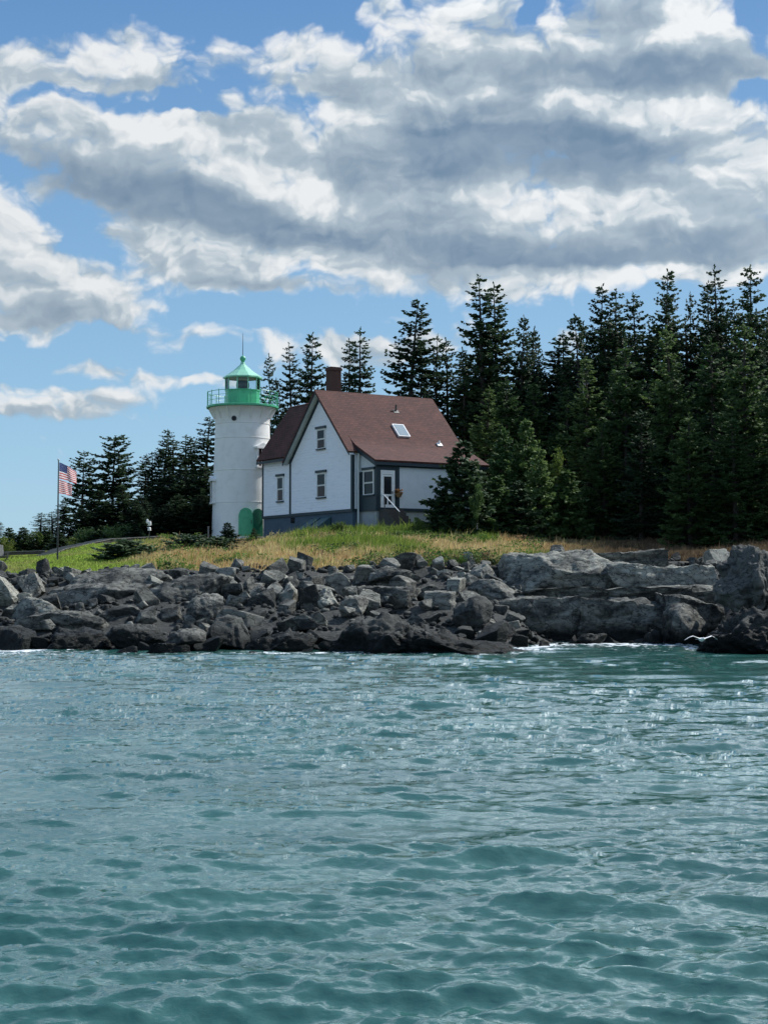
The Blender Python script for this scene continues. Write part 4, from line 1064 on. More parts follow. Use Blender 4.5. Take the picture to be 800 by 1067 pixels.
# slatted garden chair at the very left
cx, cy = (1 - 400) / F * 93, 93.0
ch = empty('garden_chair', (cx, cy, gz(cx, cy)), R(25)); tag(ch, 'weathered grey slatted garden chair cut by the left edge of the photo', 'chair')
for k in range(5):
    x0 = -.30 + k * .122; q = MB(); q.bar((x0, .25, .3), (x0, .62, 1.08 + .03 * (2 - abs(k - 2))), .11, .02, (0, -1, .4)); q.build('back_slat', M['grey_wood'], ch)
for k in range(6):
    q = MB(); q.bar((-.31, -.28 + .1 * k, .40 - .022 * k), (.31, -.28 + .1 * k, .40 - .022 * k), .09, .02); q.build('seat_slat', M['grey_wood'], ch)
for sx in (-1, 1):
    q = MB(); q.bar((sx * .40, -.36, .60), (sx * .36, .48, .60), .14, .025); q.build('armrest', M['grey_wood'], ch)
    q = MB(); q.bar((sx * .36, -.30, 0), (sx * .36, -.30, .586), .03, .10, (0, 1, 0)); q.build('leg', M['grey_wood'], ch)
    q = MB(); q.bar((sx * .325, -.32, .36), (sx * .325, .62, .02), .025, .11); q.build('leg', M['grey_wood'], ch)
# post with white fittings
px_, d_ = 155.5, 104.0; sx_ = (px_ - 400) / F * d_; sz_ = gz(sx_, d_); hh = P(px_, 543, d_)[2] - sz_
wp = empty('weather_post', (sx_, d_, sz_)); tag(wp, 'thin dark post topped by small white fittings, beside the boardwalk', 'post')
q = MB(); q.tube([(0, 0, -.3), (0, 0, hh - .1)], .035, 8); q.build('pole', M['iron'], wp)
q = MB(); q.bar((-.16, 0, hh - .42), (.02, 0, hh - .42), .03, .03); q.lathe([(.005, hh - .66), (.12, hh - .64), (.12, hh - .60), (.09, hh - .52), (.12, hh - .50), (.09, hh - .44), (.005, hh - .40)], 12, (.0, 0, 0)); q.build('sensor_shield', M['trim_white'], wp, True)
q = MB(); q.lathe([(.005, hh - .34), (.10, hh - .30), (.12, hh - .18), (.09, hh - .02), (.005, hh)], 12, (.02, 0, 0)); q.lathe([(.005, hh - .18), (.07, hh - .14), (.09, hh - .02), (.06, hh + .12), (.005, hh + .14)], 12, (-.14, 0, 0)); q.bar((-.14, 0, hh - .3), (.03, 0, hh - .3), .03, .03); q.build('cup', M['trim_white'], wp, True)
# plain stake by the tower
sx_, d_ = (217 - 400) / F * 116, 116.0; sz_ = gz(sx_, d_)
q = MB(); q.box(-.06, -.06, -.3, .06, .06, 1.05); q.box(-.08, -.08, 1.052, .08, .08, 1.10); o = q.build('wooden_stake', M['grey_wood'], None, False, .008); o.location = (sx_, d_, sz_); tag(o, 'short pale wooden stake standing left of the lighthouse base', 'stake')

# gull skimming the water
gc = P(731, 666.5, 57.5)
gr_ = empty('flying_gull', gc, R(8)); tag(gr_, 'white gull flying low over the water in front of the lower ledge', 'gull')
def gull():
    V = []; Fs = []
    # body along y (flies away, a little to the left); one continuous skin: body rings then wings and tail
    rings = [(-.30, .012, 0, .03), (-.27, .04, .0, .035), (-.21, .055, 0, .035), (-.14, .055, 0, .02), (-.05, .08, 0, 0), (.06, .085, 0, -.005), (.18, .06, 0, 0), (.28, .03, 0, .005), (.32, .012, 0, .008)]
    n = 12
    for (y, r, x, z) in rings:
        for k in range(n):
            a = 2 * math.pi * k / n; V.append((x + math.cos(a) * r, y, z + math.sin(a) * r * .9))
    for i in range(len(rings) - 1):
        for k in range(n): Fs.append((i*n + k, i*n + (k+1) % n, (i+1)*n + (k+1) % n, (i+1)*n + k))
    Fs += [tuple(range(n)), tuple((len(rings)-1)*n + k for k in range(n))]
    mb = MB(); mb.add(V, Fs)
    sec = [(.05, -.10, .10, .02, .03), (.20, -.12, .07, .07, .022), (.36, -.11, .06, .13, .018), (.50, -.05, .07, .08, .012), (.64, .05, .11, -.02, .006)]
    for sx in (-1, 1):
        W = []; k0 = []
        for (x, yl, yt, z, t) in sec:
            W += [(sx * x, yl, z), (sx * x, (yl + yt) / 2, z + t), (sx * x, yt, z), (sx * x, (yl + yt) / 2, z - t * .5)]
        Q = []
        for i in range(len(sec) - 1):
            for k in range(4): Q.append((i*4 + k, i*4 + (k+1) % 4, (i+1)*4 + (k+1) % 4, (i+1)*4 + k))
        Q += [(0, 1, 2, 3), tuple((len(sec)-1)*4 + k for k in range(4))]
        mb.add(W, Q)
    mb.add([(-.03, .30, .012), (.03, .30, .012), (.09, .46, .0), (-.09, .46, .0), (-.03, .30, .0), (.03, .30, .0), (.09, .46, -.008), (-.09, .46, -.008)], [(0,1,2,3),(7,6,5,4),(0,4,5,1),(1,5,6,2),(2,6,7,3),(3,7,4,0)])
    mb.build('body', simple('gull_white', (.82, .82, .80), .7, .03, 6), gr_, True)
    q = MB(); q.tube([(0, -.30, .03), (0, -.345, .026), (0, -.37, .015)], [.012, .009, .003], 6); q.build('beak', simple('gull_beak', (.55, .38, .06), .5, .05, 6), gr_)
gull()

# ------------------------------------------------------------------ trees
def spruce_geo(seed, Hh, Rr, bare=.05, gap=1.0, droop=0.0, ragged=.25, dens=1.0, topgap=.3, power=.85):
    """returns crown (V,F,tint) and trunk MB; needles as many small sprays on drooping limbs"""
    g = np.random.default_rng(seed)
    P0 = []; D0 = []; L0 = []; W0 = []; T0 = []
    mb = MB(); bend = g.normal(0, .012, 2)
    axis = lambda z: np.array([bend[0] * z * (z / Hh), bend[1] * z * (z / Hh), z])
    pts = [axis(Hh * t) for t in (0, .15, .35, .55, .75, .9, .985)]
    mb.tube([tuple(p) for p in ([axis(0) - np.array([0, 0, .6])] + pts)], [r * Hh for r in (.016, .0135, .0115, .0095, .0072, .0045, .0022, .0006)], 7)
    z = Hh * bare
    sect = g.uniform(.6, 1.15, 9)                     # an uneven outline: some sides are fuller
    while z < Hh * .985:
        t = (z / Hh - bare) / (1 - bare)
        env = Rr * ((1 - t) ** power) * (1.0 if t > .12 else .75 + 2 * t)
        nb = int(g.integers(5, 8)) if t < .8 else 4
        whorl = g.uniform(1 - ragged, 1 + ragged * .6)
        a0 = g.uniform(0, 6.28)
        for b in range(nb):
            if g.random() < (.10 + .18 * topgap * (t > .45)): continue
            az = a0 + 2 * math.pi * b / nb + g.normal(0, .25)
            L = max(.14, env * whorl * sect[int((az % 6.283) / 6.284 * 9)] * g.uniform(.72, 1.12) + .16)
            ph = R(34) * (t - .55) + R(-6) - droop + g.normal(0, .10)
            ca, sa = math.cos(az), math.sin(az)
            base = axis(min(Hh * .98, max(.05, z + g.normal(0, .017 * Hh * (1 - .6 * t)))))
            curl = g.uniform(.10, .28)
            def pos(s): 
                return base + np.array([ca * L * s * math.cos(ph), sa * L * s * math.cos(ph), L * (s * math.sin(ph) - .16 * math.sin(s * 3.0) * (1 - t) + curl * s * s * s)])
            if L > .5: mb.tube([tuple(pos(0)), tuple(pos(.5)), tuple(pos(.95))], [.012 + .009 * L, .008 + .005 * L, .004], 4, cap=False)
            step = .15 / dens
            n = max(3, int(L / step))
            for i in range(n):
                s = (.16 if t > .4 else .28) + (1 - (.16 if t > .4 else .28)) * (i + g.random()) / n
                p = pos(s); tang = pos(min(1.05, s + .05)) - pos(s - .05); tang /= np.linalg.norm(tang)
                side = np.array([-sa, ca, 0])
                lt = min(.62, (.17 * L * (1.15 - s) + .17)) * g.uniform(.7, 1.25)
                for sg in (-1, 1):
                    d = tang * g.uniform(.5, .95) + side * sg * g.uniform(.5, 1.0) + np.array([0, 0, g.normal(-.16, .18)])
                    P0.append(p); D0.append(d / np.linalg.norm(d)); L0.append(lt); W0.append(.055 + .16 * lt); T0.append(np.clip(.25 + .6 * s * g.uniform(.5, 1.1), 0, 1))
                if g.random() < .8:                     # hanging and upright twigs fill the spray's thickness
                    d = tang * .5 + np.array([g.normal(0, .3), g.normal(0, .3), -.8 if g.random() < .6 else .45])
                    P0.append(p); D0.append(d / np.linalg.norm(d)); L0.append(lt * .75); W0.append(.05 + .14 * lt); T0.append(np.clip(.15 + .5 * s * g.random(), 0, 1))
        z += (.30 + .16 * (1 - t) * (Hh / 14)) * gap * g.uniform(.7, 1.3)
    for k in range(9):                                  # leader
        p = axis(Hh * (.955 + .045 * k / 9)); a = g.uniform(0, 6.28); d = np.array([math.cos(a) * .6, math.sin(a) * .6, .9])
        P0.append(p); D0.append(d / np.linalg.norm(d)); L0.append(.22); W0.append(.06); T0.append(.5)
    P0, D0, L0, W0, T0 = np.array(P0), np.array(D0), np.array(L0), np.array(W0), np.array(T0)
    n = len(P0)
    nr = g.normal(0, .55, (n, 3)) + np.array([0, 0, 1.0])
    sd = np.cross(D0, nr); sd /= np.linalg.norm(sd, axis=1, keepdims=True) + 1e-9
    V = np.empty((n, 5, 3))
    mid = P0 + D0 * (L0 * .45)[:, None]
    V[:, 0] = P0; V[:, 1] = mid + sd * W0[:, None]; V[:, 2] = P0 + D0 * L0[:, None]; V[:, 3] = mid - sd * W0[:, None]
    V[:, 4] = mid + np.cross(sd, D0) * (W0 * .55)[:, None]
    b = np.arange(n)[:, None] * 5
    Tr = np.concatenate([b + np.array([[0, 1, 4]]), b + np.array([[1, 2, 4]]), b + np.array([[2, 3, 4]]), b + np.array([[3, 0, 4]])])
    return V.reshape(-1, 3), Tr, np.repeat(T0, 5), mb

def leafy_geo(seed, Hh, Rr, nl=2600, stem=.35, ls=.12):
    g = np.random.default_rng(seed); mb = MB()
    limbs = []
    lean = g.normal(0, .06, 2)
    mb.tube([(0, 0, -.4), (lean[0] * Hh * .4, lean[1] * Hh * .4, Hh * .45), (lean[0] * Hh, lean[1] * Hh, Hh * .85)], [.018 * Hh, .012 * Hh, .004 * Hh], 6)
    for k in range(11):
        z0 = Hh * g.uniform(stem * .7, .75); a = g.uniform(0, 6.28); L = Rr * g.uniform(.6, 1.05)
        p0 = np.array([lean[0] * z0, lean[1] * z0, z0]); p1 = p0 + np.array([math.cos(a) * L, math.sin(a) * L, Hh * g.uniform(.05, .28)])
        mb.tube([tuple(p0), tuple((p0 + p1) / 2 + np.array([0, 0, .1])), tuple(p1)], [.007 * Hh, .004 * Hh, .0015 * Hh], 4, cap=False); limbs.append((p0, p1))
    limbs.append((np.array([0, 0, Hh * .5]), np.array([lean[0] * Hh, lean[1] * Hh, Hh * .97])))
    Pp = np.empty((nl, 3)); T0 = np.empty(nl)
    for i in range(nl):
        p0, p1 = limbs[int(g.integers(0, len(limbs)))]; s = .35 + .7 * g.random() ** .7
        Pp[i] = p0 + (p1 - p0) * s + g.normal(0, .11 * Rr + .05, 3); T0[i] = g.random()
    D = g.normal(0, 1, (nl, 3)); D /= np.linalg.norm(D, axis=1, keepdims=True); S = np.cross(D, g.normal(0, 1, (nl, 3))); S /= np.linalg.norm(S, axis=1, keepdims=True)
    V = np.empty((nl, 4, 3)); l = (ls * g.uniform(.6, 1.3, nl))[:, None]
    V[:, 0] = Pp - D * l; V[:, 1] = Pp + S * l * .5; V[:, 2] = Pp + D * l; V[:, 3] = Pp - S * l * .5
    b = np.arange(nl)[:, None] * 4
    return V.reshape(-1, 3), np.concatenate([b + np.array([[0, 1, 2]]), b + np.array([[0, 2, 3]])]), np.repeat(T0, 4), mb

SPEC = {   # kind -> height, radius and habit of each variant
    'slim':  [dict(Hh=17, Rr=2.3, bare=.10, gap=1.0, ragged=.35, topgap=.3, power=.60), dict(Hh=17, Rr=2.2, bare=.14, gap=1.0, ragged=.42, topgap=.45, droop=.12, power=.56), dict(Hh=17, Rr=2.9, bare=.08, gap=.9, ragged=.32, topgap=.25, power=.66)],
    'full':  [dict(Hh=13, Rr=3.0, bare=.02, gap=.74, ragged=.22, topgap=.2, power=.78), dict(Hh=13, Rr=2.7, bare=.04, gap=.76, ragged=.28, topgap=.3, power=.74), dict(Hh=13, Rr=3.3, bare=.02, gap=.76, ragged=.25, topgap=.2, power=.82)],
    'old':   [dict(Hh=11, Rr=3.2, bare=.15, gap=.72, ragged=.42, topgap=.5, power=.42, dens=1.2), dict(Hh=11, Rr=2.4, bare=.2, gap=.85, ragged=.5, topgap=.7, power=.5, dens=1.1)],
    'sap':   [dict(Hh=4, Rr=1.5, bare=.02, gap=.40, ragged=.3, topgap=.1, dens=1.5, power=.95), dict(Hh=4, Rr=1.3, bare=.03, gap=.44, ragged=.38, topgap=.2, dens=1.4, power=.9)],
    'bush':  [dict(Hh=1.5, Rr=1.3, bare=.0, gap=.35, ragged=.4, topgap=.0, dens=1.5, power=.5), dict(Hh=1.5, Rr=1.5, bare=.0, gap=.35, ragged=.5, topgap=.1, dens=1.5, power=.4)],
}
TREE = {}
for kd, lst in SPEC.items():
    for i, sp_k in enumerate(lst):
        V, Tr, T0, mb = spruce_geo(900 + 10 * len(TREE), **sp_k)
        TREE[(kd, i)] = (V, Tr, T0, mb, sp_k['Hh'], float(np.percentile(np.hypot(V[:, 0], V[:, 1]), 95)) * (.60 if kd == 'slim' else .80))
for i, (h_, r_, st_) in enumerate(((6, 1.6, .3), (6, 1.1, .4))):
    V, Tr, T0, mb = leafy_geo(950 + i, h_, r_, 2600, st_, .13); TREE[('leafy', i)] = (V, Tr, T0, mb, h_, r_)
V, Tr, T0, mb = leafy_geo(960, 1.4, 1.3, 2200, .05, .09); TREE[('shrub', 0)] = (V, Tr, T0, mb, 1.4, 1.3)
PROTO = {}
def proto(kd, i, mk):
    if (kd, i, mk) in PROTO: return PROTO[(kd, i, mk)]
    V, Tr, T0, mb, h_, r_ = TREE[(kd, i)]
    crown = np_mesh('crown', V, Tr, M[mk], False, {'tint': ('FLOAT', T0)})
    if ('t', kd, i) not in PROTO:
        t = mb.build('trunk', M['pale_bark' if kd == 'leafy' else 'bark']); PROTO[('t', kd, i)] = t.data; bpy.data.objects.remove(t)
    PROTO[(kd, i, mk)] = (crown, PROTO[('t', kd, i)], h_, r_); return PROTO[(kd, i, mk)]
TNAME = {'slim': ('spruce_tree', 'tree'), 'full': ('spruce_tree', 'tree'), 'old': ('spruce_tree', 'tree'), 'sap': ('young_spruce', 'young tree'), 'bush': ('spruce_bush', 'bush'), 'leafy': ('leafy_tree', 'tree'), 'shrub': ('leafy_shrub', 'shrub')}
tg = random.Random(77)
def tree(kd, i, px, py, depth, halfw, label, group, mk='spruce', sink=.1):
    """px,py of the tip in the photo, its distance, half width of the crown in photo pixels"""
    crown, trunk, h_, r_ = proto(kd, i, mk)
    x, y, zt = P(px, py, depth); zb = gz(x, y) - sink
    s = (zt - zb) / h_; sw = (halfw / F * depth) / r_
    t = empty(TNAME[kd][0], (x, y, zb), tg.uniform(0, 6.28)); t.rotation_euler[0] = tg.gauss(0, .022); t.rotation_euler[1] = tg.gauss(0, .022); t.scale = (sw, sw, s)
    tag(t, label, TNAME[kd][1], group)
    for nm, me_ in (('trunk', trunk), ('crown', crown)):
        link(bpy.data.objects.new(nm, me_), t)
    return t

GB, GR, GL, GF = 'spruces behind the house', 'spruces of the right-hand forest', 'trees on the left headland', 'young trees at the forest edge'
T = tree
# behind the house
T('slim', 1, 281, 369, 129, 9, 'small ragged spruce showing between the lantern and the house roof', GB)
T('slim', 0, 306, 358, 132, 14, 'spruce right of the lantern, left of a taller one', GB)
T('slim', 2, 322, 347, 131, 19, 'tall spruce rising over the left end of the house roof', GB)
T('slim', 1, 361, 353, 134, 13, 'thin spruce directly right of the chimney', GB)
T('slim', 0, 375, 342, 133, 17, 'tall spruce with a pointed top above the ridge right of the chimney', GB)
T('slim', 2, 420, 310, 128, 29, 'tallest spruce behind the house, standing alone above the ridge', GB)
T('slim', 0, 453, 348, 130, 14, 'left spruce of a close pair at the right end of the ridge', GB)
T('slim', 1, 466, 352, 131, 14, 'right spruce of a close pair at the right end of the ridge', GB)
T('slim', 1, 434, 368, 136, 12, 'low spruce tucked right of the tallest one behind the house', GB)
T('full', 0, 442, 392, 137, 22, 'dark full spruce low behind the right end of the ridge', GB)
T('full', 1, 296, 395, 134, 17, 'dark full spruce low behind the left roof slope', GB)
# tall front row of the forest
T('slim', 0, 503, 284, 126, 23, 'twin-topped giant spruce, the tallest left of the forest gap', GR)
T('slim', 2, 519, 293, 127, 25, 'spruce close right of the giant at the forest left end', GR)
T('slim', 1, 484, 362, 128, 13, 'narrow spruce left of the giant, half hidden', GR)
T('full', 1, 537, 329, 126, 22, 'spruce with a blunt shoulder right of the two giants', GR)
T('slim', 0, 552, 348, 128, 16, 'slim spruce on the left side of the dip in the treetops', GR)
T('full', 2, 567, 341, 127, 21, 'broad dark spruce in the dip of the treetops', GR)
T('slim', 1, 587, 345, 128, 16, 'thin spruce at the bottom of the dip before the pale cloud', GR)
T('slim', 2, 618, 297, 124, 22, 'first tall spruce on the right side of the dip', GR)
T('slim', 0, 638, 300, 123, 21, 'tall bushy-topped spruce, second right of the dip', GR)
T('slim', 1, 663, 302, 121, 17, 'thin-topped spruce, third right of the dip', GR)
T('slim', 2, 683, 282, 119, 22, 'high pointed spruce in the middle of the right-hand row', GR)
T('slim', 0, 699, 306, 120, 17, 'spruce tucked just right of the high pointed one', GR)
T('slim', 1, 717, 303, 116, 10, 'half bare thin spruce between two fuller ones on the right', GR)
T('slim', 2, 736, 291, 114, 20, 'dark spruce left of the highest one at the right edge', GR)
T('slim', 0, 753, 278, 112, 21, 'highest spruce near the right edge', GR)
T('slim', 2, 784, 276, 108, 25, 'tall spruce at the right edge of the photo', GR)
T('slim', 1, 769, 312, 110, 15, 'shorter spruce between the two highest at the right edge', GR)
T('full', 0, 806, 300, 104, 30, 'spruce cut by the right edge of the photo', GR)
# lower, lighter front row
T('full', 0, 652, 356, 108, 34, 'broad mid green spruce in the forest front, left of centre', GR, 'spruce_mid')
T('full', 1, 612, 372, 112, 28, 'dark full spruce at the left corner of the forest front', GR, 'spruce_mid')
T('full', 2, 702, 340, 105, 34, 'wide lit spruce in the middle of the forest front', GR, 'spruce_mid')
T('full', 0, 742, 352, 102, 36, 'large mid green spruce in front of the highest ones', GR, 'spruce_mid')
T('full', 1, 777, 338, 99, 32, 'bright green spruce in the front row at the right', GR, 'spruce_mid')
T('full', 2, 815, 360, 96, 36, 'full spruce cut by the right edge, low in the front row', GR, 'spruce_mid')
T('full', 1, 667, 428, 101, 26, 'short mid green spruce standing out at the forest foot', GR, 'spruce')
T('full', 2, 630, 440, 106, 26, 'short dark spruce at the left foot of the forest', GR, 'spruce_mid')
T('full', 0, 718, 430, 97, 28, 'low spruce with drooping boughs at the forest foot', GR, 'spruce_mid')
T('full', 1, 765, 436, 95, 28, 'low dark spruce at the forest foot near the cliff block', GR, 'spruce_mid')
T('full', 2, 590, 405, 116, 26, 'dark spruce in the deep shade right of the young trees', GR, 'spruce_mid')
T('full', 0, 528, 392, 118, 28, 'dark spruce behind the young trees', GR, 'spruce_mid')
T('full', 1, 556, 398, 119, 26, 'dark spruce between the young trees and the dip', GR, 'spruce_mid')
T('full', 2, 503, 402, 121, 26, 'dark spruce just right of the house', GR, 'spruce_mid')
# packed behind them: nothing tells these apart
k = 0
for px in range(480, 850, 16):
    for row in range(2):
        d = 131 + 9 * row - .03 * (px - 480) - (8 if px > 600 else 0)
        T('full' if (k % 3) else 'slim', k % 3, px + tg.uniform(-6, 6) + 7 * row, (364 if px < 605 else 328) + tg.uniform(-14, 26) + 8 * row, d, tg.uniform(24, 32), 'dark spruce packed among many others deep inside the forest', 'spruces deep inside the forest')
        k += 1
for px in range(590, 840, 22):
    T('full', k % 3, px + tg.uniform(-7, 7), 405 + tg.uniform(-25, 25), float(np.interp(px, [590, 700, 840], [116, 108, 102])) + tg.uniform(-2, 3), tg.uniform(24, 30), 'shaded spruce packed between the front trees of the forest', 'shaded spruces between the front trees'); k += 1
# forest edge by the house
T('sap', 0, 479, 461, 99, 33, 'dark young spruce standing against the right end of the house', GF, 'spruce')
T('sap', 1, 460, 503, 98.5, 18, 'low dark spruce at the foot of the lean-to wall', GF, 'spruce')
T('sap', 0, 498, 492, 100, 22, 'dark bushy spruce filling the corner right of the lean-to', GF, 'spruce')
T('sap', 1, 523, 447, 105, 21, 'pale green young spruce left of its brighter neighbour', GF, 'spruce_light')
T('sap', 0, 545, 439, 106, 24, 'pale green young spruce, the taller of the light pair', GF, 'spruce_light')
T('sap', 1, 563, 468, 102, 20, 'small light spruce in front of the light pair', GF, 'spruce_light')
T('leafy', 0, 576, 470, 104, 16, 'yellow-green leafy tree beside the light spruces', GF, 'leaf')
T('leafy', 1, 497, 505, 97, 8, 'thin pale-stemmed leafy sapling right of the house', GF, 'spruce_light')
T('sap', 0, 516, 498, 100, 23, 'bushy small spruce right of the pale-stemmed sapling', GF, 'spruce_mid')
T('sap', 1, 540, 502, 100, 24, 'dark small spruce under the light pair', GF, 'spruce')
T('sap', 0, 590, 492, 103, 27, 'dark small spruce right of the yellow-green tree', GF, 'spruce_mid')
# a dead grey top among the living ones
mbd = spruce_geo(1200, 12, .9, bare=.35, gap=2.2, ragged=.6, topgap=1.0, power=.4)[3]
x, y, zt = P(606, 376, 115.5); zb = gz(x, y); o = mbd.build('dead_tree', M['pale_bark']); o.location = (x, y, zb - .1); s_ = (zt - zb) / 12; o.scale = (s_, s_, s_)
tag(o, 'dead pale snag with a broken top at the left corner of the forest front', 'dead tree')
# left headland
T('old', 1, 85, 470, 127, 18, 'open ragged spruce behind the flag', GL)
T('old', 0, 117, 455, 129, 33, 'broad round-topped old tree on the left headland', GL)
T('slim', 1, 150, 473, 133, 10, 'thin spire between the broad old tree and the dense clump', GL)
T('slim', 0, 159, 470, 130, 13, 'narrow spruce at the left side of the dense dark clump', GL)
T('slim', 2, 169, 447, 131, 15, 'pointed spruce with a bare tip in the dense dark clump', GL)
T('slim', 1, 181, 457, 129, 14, 'spruce in the middle of the dense dark clump', GL)
T('slim', 0, 194, 453, 132, 14, 'spruce right of the middle of the dense dark clump', GL)
T('slim', 2, 203, 455, 130, 15, 'spruce near the lighthouse in the dense dark clump', GL)
T('slim', 2, 213, 434, 128, 19, 'highest spruce of the dense clump, touching the lighthouse', GL)
for i, (px, py, w) in enumerate(((164, 500, 22), (180, 490, 24), (196, 485, 24), (210, 484, 22), (224, 500, 20), (150, 515, 20), (186, 515, 22), (206, 515, 22), (172, 525, 20))):
    T('full', i % 3, px, py, 126 - i * .8, w, 'dark full spruce filling the dense clump left of the lighthouse', 'full spruces of the dense clump')
for i, (px, py, w) in enumerate(((66, 520, 15), (100, 510, 22), (130, 505, 20), (112, 520, 22), (90, 530, 18), (143, 520, 18))):
    T('full', i % 3, px, py, 124 - i, w, 'dark full spruce filling in below the broad old tree', 'full spruces under the old tree')
T('slim', 1, 42, 534, 122, 9, 'small spiky spruce left of the flagpole', GL)
T('slim', 0, 55, 533, 123, 9, 'small spiky spruce hard behind the flagpole', GL)
T('slim', 2, 13, 553, 120, 7, 'tiny spruce spire near the left edge', GL)
T('slim', 1, -2, 543, 120, 9, 'spruce spire cut by the left edge', GL)
T('slim', 0, 27, 552, 121, 6, 'tiny spruce in the low gap at the left', GL)
for i, px in enumerate(range(-40, 165, 13)):
    kd, mk = (('sap', 'spruce') if i % 3 else ('shrub', 'leaf')) 
    T(kd, (i % 2) if kd == 'sap' else 0, px + tg.uniform(-4, 4), 558 - (4 if kd == 'sap' else -4) + tg.uniform(-5, 5) - .03 * max(px, 0), 113 + tg.uniform(-1, 3) + .02 * px, 13, 'low scrubby bush in the hedge-like band along the left headland' if kd == 'shrub' else 'low scrubby spruce in the hedge-like band along the left headland', 'scrub behind the boardwalk', mk)
for i, (px, py, d) in enumerate(((112, 551, 116), (135, 550, 117), (95, 553, 115))):
    T('shrub', 0, px, py, d, 16, 'rounded dark green bush below the broad old tree', 'bushes under the old tree', 'spruce_mid')
# bushes on the grass
T('bush', 0, 128, 563, 88, 24, 'sprawling dark juniper-like bush above the pale sloping slab', None, 'spruce')
T('bush', 1, 152, 569, 90, 18, 'low green bush between the slab top and the boardwalk post', None, 'spruce_light')
T('bush', 1, 196, 558, 93, 26, 'spreading dark bush in front of the lighthouse', None, 'spruce')
T('bush', 0, 222, 560, 92, 20, 'dark bush left of the little spruce in the dry grass', None, 'spruce')
T('sap', 1, 238.5, 545, 96, 12, 'little spruce sapling standing in the dry grass below the green doors', None, 'spruce')
T('sap', 0, 265, 551, 101, 6, 'tiny spruce in front of the darker green door', None, 'spruce')
T('shrub', 0, 462, 541, 99, 15, 'bright leafy weed clump at the right foot of the house', None, 'leaf')
T('shrub', 0, 440, 545, 98, 11, 'small leafy weed clump below the side steps', None, 'leaf')
T('shrub', 0, 352, 546, 99, 11, 'leafy weed clump before the cellar hatch', None, 'leaf')

# ------------------------------------------------------------------ daylight: sky with clouds, one sun
SUN_AZ, SUN_EL = 58.0, 47.0       # degrees right of the view, above the horizon
SKY = 0.10                         # sky strength
EXPO = .50; EK = 2 ** -EXPO
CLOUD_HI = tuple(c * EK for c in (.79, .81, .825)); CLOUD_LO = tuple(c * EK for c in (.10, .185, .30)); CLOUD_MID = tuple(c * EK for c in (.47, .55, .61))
SKY_TOP = tuple(c * EK for c in (.075, .235, .53)); SKY_LOW = tuple(c * EK for c in (.31, .57, .79))
# the cloud banks: azimuth and height of each (as they stand in the photo, px), radii, strength, tilt
BLOBS = [
    (115, 72, 122, 40, 1, -6), (30, 88, 55, 24, .9, 0), (308, 66, 80, 36, 1, 4), (385, 95, 52, 34, 1, 20),
    (30, 138, 90, 46, 1, 10), (150, 168, 135, 62, 1, 8), (270, 200, 145, 64, 1, 16), (240, 130, 62, 28, .9, 0), (350, 160, 125, 64, 1, 0), (390, 225, 120, 60, 1, 14),
    (480, 32, 95, 52, 1, 0), (620, 60, 140, 80, 1, 0), (720, 50, 80, 66, 1, 10), (690, 90, 130, 56, 1, 0), (560, 150, 200, 85, 1, 5), (730, 180, 130, 60, 1, 0), (470, 110, 110, 66, 1, 0),
    (560, 240, 240, 54, 1, 0), (740, 245, 120, 54, 1, 0), (480, 285, 130, 30, 1, 5), (670, 288, 150, 16, .9, 0),
    (10, 245, 58, 52, 1, 0), (40, 300, 100, 30, 1, 18), (5, 342, 75, 18, 1, 0), (130, 338, 60, 7, .9, 5),
    (60, 300, 95, 30, 1, 14), (150, 252, 60, 16, 1, 0), (190, 285, 80, 24, 1, 6), (150, 318, 50, 8, .8, 8),
    (200, 258, 95, 34, 1, 10), (250, 287, 75, 26, 1, 0), (335, 302, 60, 9, .8, 0), (120, 268, 30, 8, .75, 0),
    (250, 362, 75, 17, 1, 0), (380, 366, 60, 20, 1, 0), (190, 402, 70, 7, .85, 0), (50, 425, 105, 20, 1, -4), (95, 388, 40, 5, .7, 0), (590, 358, 22, 14, 1, 0), (400, 6, 26, 22, 1, 0), (246, 13, 10, 6, .8, 0), (0, 5, 14, 18, .9, 0),
    (455, 345, 60, 26, .9, 0), (30, 410, 40, 8, .7, 0), (110, 388, 30, 4, .6, 0), (330, 330, 30, 5, .6, 0),
    (-120, 200, 120, 120, 1, 0), (930, 150, 120, 180, 1, 0),
]
GAPS = [(180, 372, 90, 9, .9, -4), (225, 326, 50, 5, .7, 0), (330, 335, 70, 10, .7, 0), (450, 335, 40, 14, .6, 0), (205, 118, 40, 10, .95, 0), (140, 114, 60, 9, .9, 4), (100, 262, 30, 12, .9, 20), (60, 110, 40, 6, .6, 0), (270, 8, 110, 14, .8, 0), (795, 30, 16, 40, .9, 0), (775, 108, 28, 9, .9, 0), (540, 10, 14, 16, .9, 0), (770, 312, 60, 10, .6, 0), (682, 208, 12, 3, .6, 0), (200, 65, 16, 30, .5, 0), (8, 186, 12, 14, .7, 0)]
BELLIES = [(200, 218, 170, 26, .9, 12), (60, 190, 60, 20, .6, 20), (590, 158, 170, 34, 1.0, 6), (480, 150, 70, 40, .7, 0), (700, 85, 110, 26, .75, 0), (550, 88, 120, 24, .55, 0), (440, 240, 130, 22, .6, 8), (600, 270, 220, 16, .65, 0), (400, 180, 80, 24, .5, 0), (60, 338, 110, 14, .4, 14), (330, 88, 60, 12, .4, 0), (150, 92, 90, 8, .4, 0), (740, 250, 90, 16, .5, 0), (500, 215, 60, 10, .4, 0), (300, 170, 60, 12, .3, 0), (640, 20, 50, 24, .4, 0), (270, 300, 60, 8, .4, 0), (60, 440, 80, 8, .3, 0)]
